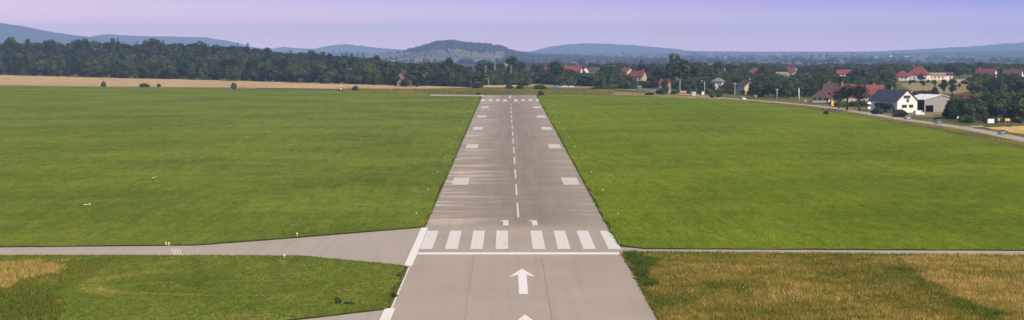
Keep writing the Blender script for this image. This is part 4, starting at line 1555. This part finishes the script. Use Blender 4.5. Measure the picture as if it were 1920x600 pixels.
house('narrow pale house at the left end of the dull brown roof', 1096, 1690, 15, 5.0, 7.0, 5.5, 8.2, 'white', 'brown', gable2[:1])
house('white gabled house on its own left of the tall dark tree', 945, 2210, -28, 10.5, 13.0, 5.2, 10.0, 'white', 'grey', gable2, chim=(0.5, 0))
house('small house with pale gable low between the village trees', 988, 1900, 55, 7.5, 11.0, 4.2, 7.2, 'white', 'brown', gable2)
house('small house with faded red roof half hidden left of the rounded tree', 1027, 1850, 70, 8.0, 9.0, 4.6, 7.4, 'white', 'red', side_wins('L', (-2, 2), 2.0))
house('small white gable with pinkish roof right of the domed dark tree', 1358, 1850, 25, 6.5, 8.0, 4.6, 7.6, 'white', 'crimson', gable2)
house('house with broad crimson hip roof above the green belt of trees', 1416, 1620, 70, 10.0, 12.0, 5.0, 8.2, 'white', 'red', side_wins('L', (-3, 0, 3), 2.0), hip=True)
house('small bright red roof above the green belt of trees', 1483, 1660, 60, 8.0, 9.0, 5.0, 8.2, 'white', 'red', side_wins('L', (-2, 2), 2.0))
house('low shed with ochre roof left of the small bright red roof', 1467, 1580, 72, 6.0, 9.0, 4.0, 5.6, 'cream', 'ochre', side_wins('L', (-2, 2), 1.2))
house('house with long orange-red roof standing alone before the far woods', 1581, 1620, 78, 8.0, 15.0, 3.8, 6.6, 'white', 'orange', side_wins('L', (-5, 0, 5), 1.4))
house('large house with wide red hip roof in the far right village', 1722, 1545, 66, 13.0, 16.0, 4.6, 10.8, 'white', 'red', side_wins('L', (-5, -1.6, 1.6, 5), 1.4) + gable2[:2], hip=True, chim=(0.5, 4.0))
house('smaller red-roofed house left of the wide red hip roof', 1692, 1540, 70, 8.0, 10.0, 3.4, 7.4, 'white', 'red', side_wins('L', (-3, 0, 3), 1.2), hip=True)
house('long low white building right of the wide red hip roof', 1752, 1560, 82, 7.0, 16.0, 3.6, 5.4, 'white', 'ochre', side_wins('L', (-6, -3, 0, 3, 6), 1.2))
house('second low white building further right with pinkish roof', 1776, 1560, 82, 7.0, 8.0, 3.8, 5.8, 'white', 'brown', side_wins('L', (-2, 2), 1.2))
house('white-fronted house with crimson roof above the far right tree block', 1849, 1480, 60, 10.0, 14.0, 5.4, 9.6, 'white', 'crimson', side_wins('L', (-4, 0, 4), 2.0) + gable2, chim=(-1, 4.5))
house('house with dull brown-red roof at the far right edge of the village', 1899, 1440, 64, 11.0, 13.0, 5.0, 9.8, 'white', 'brown', side_wins('L', (-4, 0, 4), 1.6) + gable2, chim=(0.5, 0))
house('long house with pale terracotta roof above the wide red hip roof', 1715, 2150, 82, 9.0, 22.0, 4.5, 7.0, 'white', 'ochre', side_wins('L', (-8, -4, 0, 4, 8), 1.4))
# in the left wood
house('house with pink end wall showing between the dark trees left of the runway', 758, 1365, -20, 6.5, 9.0, 5.0, 9.8, 'pink', 'brown', gable2[:2])
house('cream house roof peeping out of the wood left of the runway', 655, 1560, 22, 6.0, 8.0, 6.2, 9.4, 'cream', 'brown', gable2[2:])
house('white shed peeping out of the wood near the pink end wall', 743, 1590, 75, 5.0, 6.0, 6.4, 8.0, 'white', 'grey', side_wins('L', (0,), 3.0))
GF = 'tiny pale houses far out in the valley'
for k, (px_, d) in enumerate(((1012, 9500), (1087, 9000), (1118, 10500), (1360, 9800), (1452, 10600), (1466, 10700), (1530, 11200), (1577, 9900), (1602, 11000), (1640, 10300), (1668, 11100), (1700, 10700), (1733, 10600), (1776, 10200), (1826, 10400), (1880, 9900))):
    hh = house('tiny pale house far out in the hazy valley', px_, d, rng.uniform(30, 75), 11, rng.uniform(12, 20), 7.0, 12.0, 'white', rng.choice(['brown', 'brown', 'red']), [('L', 0, 2, 1.2, 1.4)], name='far_house')
    hh['group'] = GF

# the grey hall beside the white house: steel frame, open on its left
g = ground(1746, 872)
hall = tag(empty('storage_hall', g, R(30)), 'grey metal storage hall with pale low roof and open left side', 'hall')
w, L, ev, rg = 18.5, 12.5, 5.3, 7.2
M['sheet'] = plain('grey_sheet_wall', (0.36, 0.33, 0.30), 0.6, 0.12, 0.8, 0.4)
t = NT('ribbed_sheet')
wv = t.n.new('ShaderNodeTexWave')
wv.inputs['Scale'].default_value = 1.6
t.l.new(t.coords((1, 1, 0), True), wv.inputs['Vector'])
M['sheet'] = t.done(t.mix(t.rng(wv.outputs['Fac'], 0.2, 0.8), (0.225, 0.205, 0.185), (0.285, 0.26, 0.235)), 0.7, 0.2)
fr = MB()
# front gable with a door opening
for poly in ([(-w / 2, 0), (-8.6, 0), (-8.6, ev), (-w / 2, ev)], [(-8.6, 2.9), (-4.2, 2.9), (-4.2, rg - 0.86), (-8.6, ev)], [(-4.2, 0), (w / 2, 0), (w / 2, ev), (0, rg), (-4.2, rg - 0.86)]):
    fr.prism(poly, 'y', -L / 2, -L / 2 + 0.12)
fr.build('front_wall', M['sheet'], hall)
m = MB()
m.box(w / 2 - 0.12, w / 2, -L / 2 + 0.13, L / 2 - 0.13, 0, ev)
m.build('side_wall', M['sheet'], hall)
m = MB()
m.prism([(-w / 2, 0), (w / 2, 0), (w / 2, ev), (0, rg), (-w / 2, ev)], 'y', L / 2 - 0.12, L / 2)
m.build('back_wall', M['sheet'], hall)
m = MB()
for s in (-1, 1):
    k = (rg - ev) / (w / 2)
    m.prism([(0, rg + 0.05), (s * (w / 2 + 0.6), ev - 0.6 * k + 0.05), (s * (w / 2 + 0.6), ev - 0.6 * k + 0.22), (0, rg + 0.24)], 'y', -L / 2 - 0.5, L / 2 + 0.5)
m.build('roof', M['r_steel'], hall)
for yy in (-L / 2 + 0.3, -2.0, 2.0, L / 2 - 0.3):
    m = MB()
    m.box(-w / 2 + 0.02, -w / 2 + 0.27, yy - 0.12, yy + 0.12, 0, ev)
    m.build('post', M['darkwood'], hall)
m = MB()
m.box(-w / 2 + 0.3, w / 2 - 0.2, -L / 2 + 0.2, L / 2 - 0.2, -0.05, 0.08)
m.build('floor', M['darkwood'], hall)

# ------------------------------------------------------------------ road furniture
M['concrete'] = plain('concrete', (0.48, 0.45, 0.40), 0.9, 0.2, 2.0)
M['metal'] = plain('grey_metal', (0.42, 0.42, 0.42), 0.5, 0.15, 2.0, 0.5)
M['sign_white'] = plain('sign_white', (0.80, 0.79, 0.76), 0.5, 0.06)
M['sign_yellow'] = plain('sign_yellow', (0.72, 0.46, 0.05), 0.5, 0.1)
M['sign_orange'] = plain('sign_orange', (0.66, 0.26, 0.05), 0.5, 0.1)
M['black'] = plain('black_rubber', (0.02, 0.02, 0.02), 0.8, 0.3)
M['blue'] = plain('blue_tarp', (0.05, 0.16, 0.34), 0.6, 0.2)
M['green_box'] = plain('green_shed', (0.07, 0.20, 0.11), 0.6, 0.2)


def pole(label, px, depth, top_py, r=0.14, lamp=False, cross=False, group=None):
    g = ground(px, depth)
    h = Z_at(top_py, depth, px) - g.z
    root = empty('lamp_pole' if lamp else 'utility_pole', g, rng.uniform(-0.3, 0.3))
    m = MB()
    m.tube([(0, 0, -0.2), (0, 0, h * 0.5), (0, 0, h)], [r * 1.3, r, r * 0.7], 8)
    m.build('pole', M['concrete'], root, True)
    if lamp:
        m = MB()
        m.tube([(0, 0, h - 0.2), (-0.6, 0, h + 0.15), (-1.3, 0, h + 0.2)], [0.05, 0.05, 0.04], 6)
        a = m.build('arm', M['metal'], root)
        m = MB()
        m.prism([(-2.0, h + 0.12), (-1.25, h + 0.12), (-1.3, h + 0.32), (-1.9, h + 0.26)], 'y', -0.16, 0.16)
        m.build('lamp_head', M['sign_white'], root)
    if cross:
        m = MB()
        m.box(-1.1, 1.1, -r * 0.8 - 0.09, -r * 0.8, h - 0.55, h - 0.42)
        c = m.build('crossarm', M['metal'], root)
        for xx in (-1.0, 0.0, 1.0):
            m = MB()
            m.tube([(xx, -r * 0.8 - 0.05, h - 0.42), (xx, -r * 0.8 - 0.05, h - 0.28), (xx, -r * 0.8 - 0.05, h - 0.18)], [0.05, 0.08, 0.03], 6)
            m.build('insulator', M['sign_white'], c)
    return tag(root, label, 'pole', group)


pole('thick concrete pole beside the road right of the green belt', 1498, 1030, 165, 0.42)
pole('slim pole by the road left of the thick concrete pole', 1457, 1058, 166, 0.20, cross=True)
pole('slim pole by the road left of the cream house', 1378, 1085, 155, 0.18, cross=True)
pole('lamp pole by the road under the domed tree', 1321, 1130, 152, 0.16, lamp=True)
pole('lamp pole in front of the very large dark tree', 1275, 1165, 149, 0.16, lamp=True)
pole('pale pole left of the white gabled house', 928, 1490, 117, 0.18)
pole('thin pole in the wood left of the pale pole', 911, 1500, 122, 0.12)
pole('thin pole with crossarm right below the white gabled house', 958, 1490, 123, 0.13, cross=True)
pole('small lamp pole standing before the light green hedge', 916, 1345, 148, 0.14, lamp=True)


def sign(label, px, by, w, h, z0, mat, tri=False, rnd=False, double=False):
    g = G(px, by)
    root = empty('road_sign', g, 0)
    for xx in ((-w * 0.36, w * 0.36) if double else (0,)):
        m = MB()
        m.tube([(xx, 0.06, -0.1), (xx, 0.06, z0 + h * 0.8)], [0.05, 0.05], 6)
        m.build('post', M['metal'], root)
    m = MB()
    if rnd:
        m.prism([(math.cos(a) * w / 2, z0 + h / 2 + math.sin(a) * h / 2) for a in np.linspace(0, 2 * math.pi, 17)[:-1]], 'y', -0.03, 0.0)
    else:
        m.prism([(-w / 2, z0), (w / 2, z0), (w / 2, z0 + h), (-w / 2, z0 + h)], 'y', -0.03, 0.0)
    p = m.build('panel', M[mat], root)
    m = MB()
    e = 0.06
    m.box(-w / 2 - e if not rnd else -0.2, w / 2 + e if not rnd else 0.2, 0.002, 0.03, z0 - e if not rnd else z0 + h * 0.3, z0 + h + e if not rnd else z0 + h * 0.5)
    m.build('backing', M['metal'], p)
    return tag(root, label, 'sign')


sign('large white board beside the right roadside clump', 1858, 232.5, 2.3, 1.5, 0.35, 'sign_white', double=True)
sign('yellow sign on a post right of the white board', 1889, 233, 1.7, 0.9, 1.2, 'sign_yellow', double=True)
sign('round white sign left of the white board', 1797, 228.5, 1.1, 1.1, 1.0, 'sign_white', rnd=True)
sign('small grey sign between white board and yellow sign', 1873, 232.5, 0.7, 0.7, 1.3, 'metal')
sign('upright yellow box sign by the road below the brown roofs', 1561, 199.5, 1.1, 2.3, 0.2, 'sign_yellow')
sign('small orange sign by the road right of the thick pole', 1510.5, 195.5, 0.8, 0.8, 1.4, 'sign_orange')
sign('small orange sign by the road in front of the cream house', 1417, 186.5, 0.8, 0.8, 1.4, 'sign_orange')
sign('orange banner low at the roadside beside the first lamp pole', 1281, 176.6, 3.6, 0.9, 0.9, 'sign_orange', double=True)
sign('small white sign low at the roadside by the second lamp pole', 1318, 179.2, 1.2, 1.7, 0.4, 'sign_white')

# white bell-shaped lantern stand by the hedge, concrete box, shed, fence
g = G(1629, 216.5)
root = tag(empty('garden_post', g), 'white two-tier post beside the road in front of the hedge', 'post')
m = MB()
m.tube([(0, 0, -0.1), (0, 0, 5.4)], [0.10, 0.08], 8)
m.build('pole', M['metal'], root)
for z0, rr in ((4.6, 1.0), (2.6, 0.75)):
    m = MB()
    m.tube([(0, 0, z0), (0, 0, z0 + 0.35), (0, 0, z0 + 0.8), (0, 0, z0 + 1.0)], [rr, rr * 0.95, rr * 0.6, 0.15], 14)
    m.build('lamp_shade', M['sign_white'], root, True)
m = MB()
m.box(-0.45, 0.45, -0.45, 0.45, -0.05, 0.6)
m.build('base', M['concrete'], root)

g = G(1300, 180.6)
root = tag(empty('utility_cabinet', g, 0.2), 'pale concrete cabinet at the roadside between the lamp poles', 'cabinet')
m = MB()
m.box(-1.2, 1.2, -0.9, 0.9, 0, 2.3)
m.build('body', M['concrete'], root)
m = MB()
m.box(-1.35, 1.35, -1.05, 1.05, 2.31, 2.5)
m.build('roof', M['metal'], root)
m = MB()
m.box(-0.9, 0.0, -0.94, -0.903, 0.15, 2.1)
m.box(0.06, 0.95, -0.94, -0.903, 0.15, 2.1)
m.build('door', M['metal'], root)

g = G(1198, 170.2)
root = tag(empty('shed', g, 0.3), 'small green shed at the end of the scrub belt', 'shed')
m = MB()
m.box(-1.1, 1.1, -1.1, 1.1, 0, 2.5)
m.build('wall', M['green_box'], root)
m = MB()
m.prism([(-1.4, 2.45), (1.4, 2.75), (1.4, 2.87), (-1.4, 2.57)], 'y', -1.4, 1.4)
m.build('roof', M['metal'], root)
m = MB()
m.box(-0.4, 0.4, -1.14, -1.103, 0.05, 2.0)
m.build('door', M['darkwood'], root)

fa, fb = G(1203, 169.6), G(1229, 171.2)
root = tag(empty('fence', fa), 'low pale panel fence right of the small green shed', 'fence')
n = 7
for i in range(n):
    p, q = (fb - fa) * (i / n), (fb - fa) * ((i + 0.94) / n)
    d = (fb - fa).normalized()
    nn = Vector((d.y, -d.x, 0)) * 0.05
    m = MB()
    m.v = [tuple(a + s * nn + Vector((0, 0, zz))) for zz in (0.15, 1.2) for a, s in ((p, -1), (q, -1), (q, 1), (p, 1))]
    m.f = [(0, 1, 2, 3), (4, 5, 6, 7), (0, 1, 5, 4), (1, 2, 6, 5), (2, 3, 7, 6), (3, 0, 4, 7)]
    m.build('panel', M['concrete'], root)
    m = MB()
    m.box(q.x, q.x + 0.14, q.y, q.y + 0.14, -0.1, 1.35)
    m.build('post', M['concrete'], root)

# ------------------------------------------------------------------ vehicles
def car(label, loc, rz, paint_c, name='car', van=False):
    root = empty(name, loc, rz)
    k = plain('car_paint_' + label[:14].replace(' ', '_'), paint_c, 0.3, 0.05, 1.0, 0.6)
    hw = 0.87
    if van:
        prof = [(-2.3, 0.35), (2.2, 0.35), (2.3, 0.95), (1.5, 1.15), (1.0, 2.0), (-2.2, 2.05), (-2.3, 1.9)]
    else:
        prof = [(-2.1, 0.32), (2.0, 0.32), (2.12, 0.55), (2.05, 0.78), (0.95, 0.96), (-1.75, 1.0), (-2.12, 0.92), (-2.16, 0.55)]
    m = MB()
    n = len(prof)
    for x, ins in ((-hw, 0.06), (-hw + 0.08, 0.0), (hw - 0.08, 0.0), (hw, 0.06)):
        cy, cz = 0, 0.7
        m.v += [(x, cy + (a - cy) * (1 - ins * 0.4), cz + (b - cz) * (1 - ins)) for a, b in prof]
    for r_ in range(3):
        for i in range(n):
            j = (i + 1) % n
            m.f.append((r_ * n + i, r_ * n + j, (r_ + 1) * n + j, (r_ + 1) * n + i))
    m.f += [tuple(range(n)), tuple(range(3 * n, 4 * n))[::-1]]
    body = m.build('body', k, root, False)
    if van:
        m = MB()
        m.v = [(-0.78, 1.49, 1.18), (0.78, 1.49, 1.18), (0.7, 1.06, 1.92), (-0.7, 1.06, 1.92), (-0.78, 1.53, 1.2), (0.78, 1.53, 1.2), (0.7, 1.10, 1.94), (-0.7, 1.10, 1.94)]
        m.f = [(0, 1, 2, 3), (4, 5, 6, 7), (0, 1, 5, 4), (2, 3, 7, 6), (1, 2, 6, 5), (3, 0, 4, 7)]
        m.build('windscreen', M['glass'], root)
        m = MB()
        for s in (-1, 1):
            m.box(min(s * 0.872, s * 0.885), max(s * 0.872, s * 0.885), 0.3, 1.0, 1.2, 1.75)
        m.build('side_window', M['glass'], root)
    else:
        # glasshouse, then the roof panel
        lo = [(-0.78, -1.75), (0.78, -1.75), (0.78, 1.0), (-0.78, 1.0)]
        hi = [(-0.60, -1.15), (0.60, -1.15), (0.60, 0.25), (-0.60, 0.25)]
        m = MB()
        m.v = [(a, b, 0.965) for a, b in lo] + [(a, b, 1.42) for a, b in hi]
        m.f = [(0, 1, 5, 4), (1, 2, 6, 5), (2, 3, 7, 6), (3, 0, 4, 7), (4, 5, 6, 7), (0, 3, 2, 1)]
        m.build('windows', M['glass'], root)
        m = MB()
        m.v = [(a * 1.03, b * 1.03, 1.423) for a, b in hi] + [(a * 0.9, b * 0.9, 1.475) for a, b in hi]
        m.f = [(0, 1, 5, 4), (1, 2, 6, 5), (2, 3, 7, 6), (3, 0, 4, 7), (4, 5, 6, 7), (0, 3, 2, 1)]
        rf = m.build('roof', k, root)
        for s in (-1, 1):
            for (a, b) in (((0.79, 1.0), (0.605, 0.25)), ((0.79, -1.75), (0.605, -1.15)), ((0.795, -0.35), (0.61, -0.4))):
                m = MB()
                m.tube([(s * a[0], a[1], 0.96), (s * b[0], b[1], 1.44)], [0.035, 0.035], 5)
                m.build('pillar', k, root)
    for s in (-1, 1):
        for yy in (-1.35, 1.3):
            m = MB()
            m.tube([(s * 0.70, yy, 0.31), (s * 0.90, yy, 0.31)], [0.31, 0.31], 14)
            wh = m.build('wheel', M['black'], root)
            m = MB()
            m.tube([(s * 0.90, yy, 0.31), (s * 0.915, yy, 0.31)], [0.2, 0.18], 10)
            m.build('rim', M['metal'], wh)
        m = MB()
        yf = 2.31 if van else 2.1
        m.box(s * 0.66 - 0.16, s * 0.66 + 0.16, yf - 0.1, yf + 0.02, 0.58, 0.74)
        m.build('headlight', M['sign_white'], root)
        m = MB()
        yb = -2.33 if van else -2.17
        m.box(s * 0.70 - 0.1, s * 0.70 + 0.1, yb - 0.02, yb + 0.1, 0.62, 0.86)
        m.build('tail_light', M['w_red'], root)
    return tag(root, label, 'van' if van else 'car')


def on_road(px, py, off):
    """nearest road point to a pixel's ground point and the road's heading there"""
    g = G(px, py)
    i = min(range(1, len(sm_rc) - 1), key=lambda k: (sm_rc[k] - g).length)
    d = (sm_rc[i + 1] - sm_rc[i - 1]).normalized()
    nn = Vector((d.y, -d.x, 0))
    s = (g - sm_rc[i]).dot(d)
    p = sm_rc[i] + d * s + nn * off
    return Vector((p.x, p.y, 0.065)), math.atan2(-d.x, d.y)


p, a = on_road(1884, 252, 1.4)
car('grey car on the road nearest the right edge', p, a, (0.24, 0.21, 0.20))
p, a = on_road(1738, 232, 1.6)
car('dark grey car on the road in front of the grey hall', p, a, (0.20, 0.19, 0.18))
p, a = on_road(1669, 224, 1.6)
car('silver car on the road in front of the white gable wall', p, a, (0.40, 0.38, 0.36))
p, a = on_road(1381, 187.5, -1.5)
car('white car coming along the road by the slim poles', p, a + math.pi, (0.80, 0.79, 0.77))
car('white delivery van parked in front of the grey hall', G(1723, 216.5), R(-62), (0.78, 0.77, 0.75), 'van', True)
car('parked white car behind the far runway end, left one', G(1057, 164.4), R(70), (0.78, 0.77, 0.75))
car('parked white car behind the far runway end, right one', G(1070, 164.4), R(75), (0.74, 0.73, 0.72))
root = tag(empty('covered_trailer', G(1045, 165.2), R(15)), 'small trailer under a blue cover behind the far runway end', 'trailer')
m = MB()
m.prism([(-1.9, 0.55), (1.9, 0.55), (1.8, 1.5), (0.4, 1.95), (-0.9, 1.9), (-1.8, 1.4)], 'y', -0.9, 0.9)
m.build('cover', M['blue'], root)
m = MB()
m.box(-1.8, 1.8, -0.85, 0.85, 0.38, 0.54)
m.tube([(1.8, 0, 0.45), (3.0, 0, 0.45)], [0.05, 0.04], 6)
m.build('chassis', M['metal'], root)
for s in (-1, 1):
    m = MB()
    m.tube([(-0.2, s * 0.80, 0.3), (-0.2, s * 0.98, 0.3)], [0.3, 0.3], 12)
    m.build('wheel', M['black'], root)

# small tractor at the field edge
root = tag(empty('tractor', G(638, 171.4), R(20)), 'small orange tractor with pale cab at the far edge of the mown field', 'tractor')
M['tractor'] = plain('tractor_orange', (0.42, 0.13, 0.05), 0.6, 0.2)
m = MB()
m.prism([(-1.7, 0.6), (1.9, 0.6), (1.95, 1.3), (1.7, 1.48), (-1.7, 1.48)], 'x', -0.72, 0.72)
m.build('bonnet', M['tractor'], root)
m = MB()
m.prism([(-1.5, 1.5), (-0.3, 1.5), (-0.2, 1.8), (-0.5, 2.9), (-1.4, 2.9), (-1.6, 1.9)], 'x', -0.7, 0.7)
cab = m.build('cab', M['sign_white'], root)
m = MB()
m.box(-0.62, 0.62, -1.62, -1.5, 1.9, 2.7)
m.build('rear_window', M['glass'], cab)
for s in (-1, 1):
    for yy, rr in ((-1.2, 0.78), (1.4, 0.45)):
        m = MB()
        m.tube([(s * 0.75, yy, rr), (s * 1.2, yy, rr)], [rr, rr], 16)
        wl_ = m.build('wheel', M['black'], root)
        m = MB()
        m.tube([(s * 1.2, yy, rr), (s * 1.23, yy, rr)], [rr * 0.55, rr * 0.5], 12)
        m.build('rim', M['tractor'], wl_)

# ------------------------------------------------------------------ small things on the airfield
M['marker'] = plain('pale_marker', (0.74, 0.66, 0.42), 0.6, 0.15)
M['marker_y'] = plain('yellow_marker', (0.76, 0.58, 0.14), 0.6, 0.15)


def edge_light(label, p, group=None, mat='marker', s=1.0, name='edge_light'):
    root = empty(name, (p.x, p.y, SOD - 0.02), 0, (s, s, s))
    m = MB()
    m.tube([(0, 0, 0), (0, 0, 0.05)], [0.2, 0.17], 10)
    m.build('base', M['concrete'], root)
    m = MB()
    m.tube([(0, 0, 0.05), (0, 0, 0.2)], [0.05, 0.05], 8)
    m.build('stem', M['metal'], root)
    m = MB()
    m.tube([(0, 0, 0.2), (0, 0, 0.28), (0, 0, 0.42), (0, 0, 0.47)], [0.13, 0.15, 0.11, 0.04], 10)
    m.build('lens', M[mat], root, True)
    return tag(root, label, 'marker', group)


for k in range(14):
    y = 356 + 56.0 * k
    edge_light('small pale edge light in the grass along the left side of the runway', Vector((-15.9, y, 0)), 'edge lights left of the runway', s=0.7)
    edge_light('small pale edge light in the grass along the right side of the runway', Vector((19.6, y - 1, 0)), 'edge lights right of the runway', s=0.7)
edge_light('left yellow marker of the pair beside the taxiway', G(311, 460.5), None, 'marker_y', 1.0, 'taxiway_marker')
edge_light('right yellow marker of the pair beside the taxiway', G(316.5, 461.5), None, 'marker_y', 1.0, 'taxiway_marker')
edge_light('single pale marker beside the taxiway mouth', G(557, 443), None, 'marker', 1.0, 'taxiway_marker')
edge_light('low pale marker on the grass island by the taxiway', G(533, 484.5), None, 'marker', 1.0, 'taxiway_marker')
for k, (px_, by, wd, lab) in enumerate(((164, 386.5, 1.35, 'larger nearer white scrap lying on the left mown field'), (289.5, 335, 1.1, 'smaller farther white scrap lying on the left mown field'))):
    g = G(px_, by)
    r = random.Random(k + 5)
    m = MB()
    nxx, nyy = 7, 5
    for layer in (0.0, -0.02):
        for j in range(nyy):
            for i in range(nxx):
                u, v = i / (nxx - 1) - 0.5, j / (nyy - 1) - 0.5
                r2 = random.Random(i * 17 + j * 31 + k)
                m.v.append((u * wd * (1 - abs(v) * 0.5), v * 0.8, 0.12 + 0.30 * max(0, u + 0.2) * (1 - abs(v)) + r2.uniform(0, 0.13) + layer))
    off = nxx * nyy
    for j in range(nyy - 1):
        for i in range(nxx - 1):
            a = j * nxx + i
            m.f += [(a, a + 1, a + nxx + 1, a + nxx), (off + a + nxx, off + a + nxx + 1, off + a + 1, off + a)]
    o = m.build('white_scrap', M['sign_white'], None, False, (g.x, g.y, SOD - 0.03))
    tag(o, lab, 'scrap')
# dark tufts that spill over the runway edge line
for k, (px_, by) in enumerate(((751, 519.5), (741, 556.5))):
    g = G(px_, by)
    tree('weed_tuft', 'shrub%d' % k, Vector((g.x - 0.15, g.y, 0.0)), 0.55, 1.5, 'dark weed tuft over the left edge line, %s' % ('farther one' if k == 0 else 'nearer one'), None, 'weed')

# radio mast on the far ridge
dm = 16000.0
zb, zt = Z_at(66, dm, 206), Z_at(47.5, dm, 206)
root = tag(empty('radio_mast', (X_at(206, dm), dm, zb - 4)), 'thin lattice radio mast on the distant left ridge', 'mast')
H = zt - zb + 4
w0 = 3.0
for a in range(3):
    t_ = a * 2.094
    m = MB()
    m.tube([(math.cos(t_) * w0, math.sin(t_) * w0, 0), (math.cos(t_) * w0 * 0.6, math.sin(t_) * w0 * 0.6, H)], [0.45, 0.35], 5)
    m.build('leg', M['w_red'], root)
m = MB()
for k in range(14):
    for a in range(3):
        t0, t1 = a * 2.094, (a + 1) * 2.094
        f0, f1 = 1 - 0.4 * k / 14, 1 - 0.4 * (k + 1) / 14
        m.tube([(math.cos(t0) * w0 * f0, math.sin(t0) * w0 * f0, H * k / 14), (math.cos(t1) * w0 * f1, math.sin(t1) * w0 * f1, H * (k + 1) / 14)], [0.2, 0.2], 4)
m.build('bracing', M['metal'], root)
m = MB()
m.tube([(0, 0, H * 0.72), (0, 0, H * 0.86)], [2.6, 2.6], 10)
m.build('antenna_drum', M['metal'], root)

# ------------------------------------------------------------------ haze
hz = NT('haze')
hz.n.remove(hz.p)
pv = hz.n.new('ShaderNodeVolumePrincipled')
pv.inputs['Color'].default_value = (0.43, 0.60, 1.0, 1)
pv.inputs['Density'].default_value = 0.00007
pv.inputs['Anisotropy'].default_value = 0.0
hz.l.new(pv.outputs[0], hz.out.inputs['Volume'])
mb = MB()
mb.box(-12200, 12200, -700, 20400, -104, 172)
haze = mb.build('haze', hz.m)
tag(haze, 'thin blue haze lying over the whole landscape', 'haze', kind='stuff')
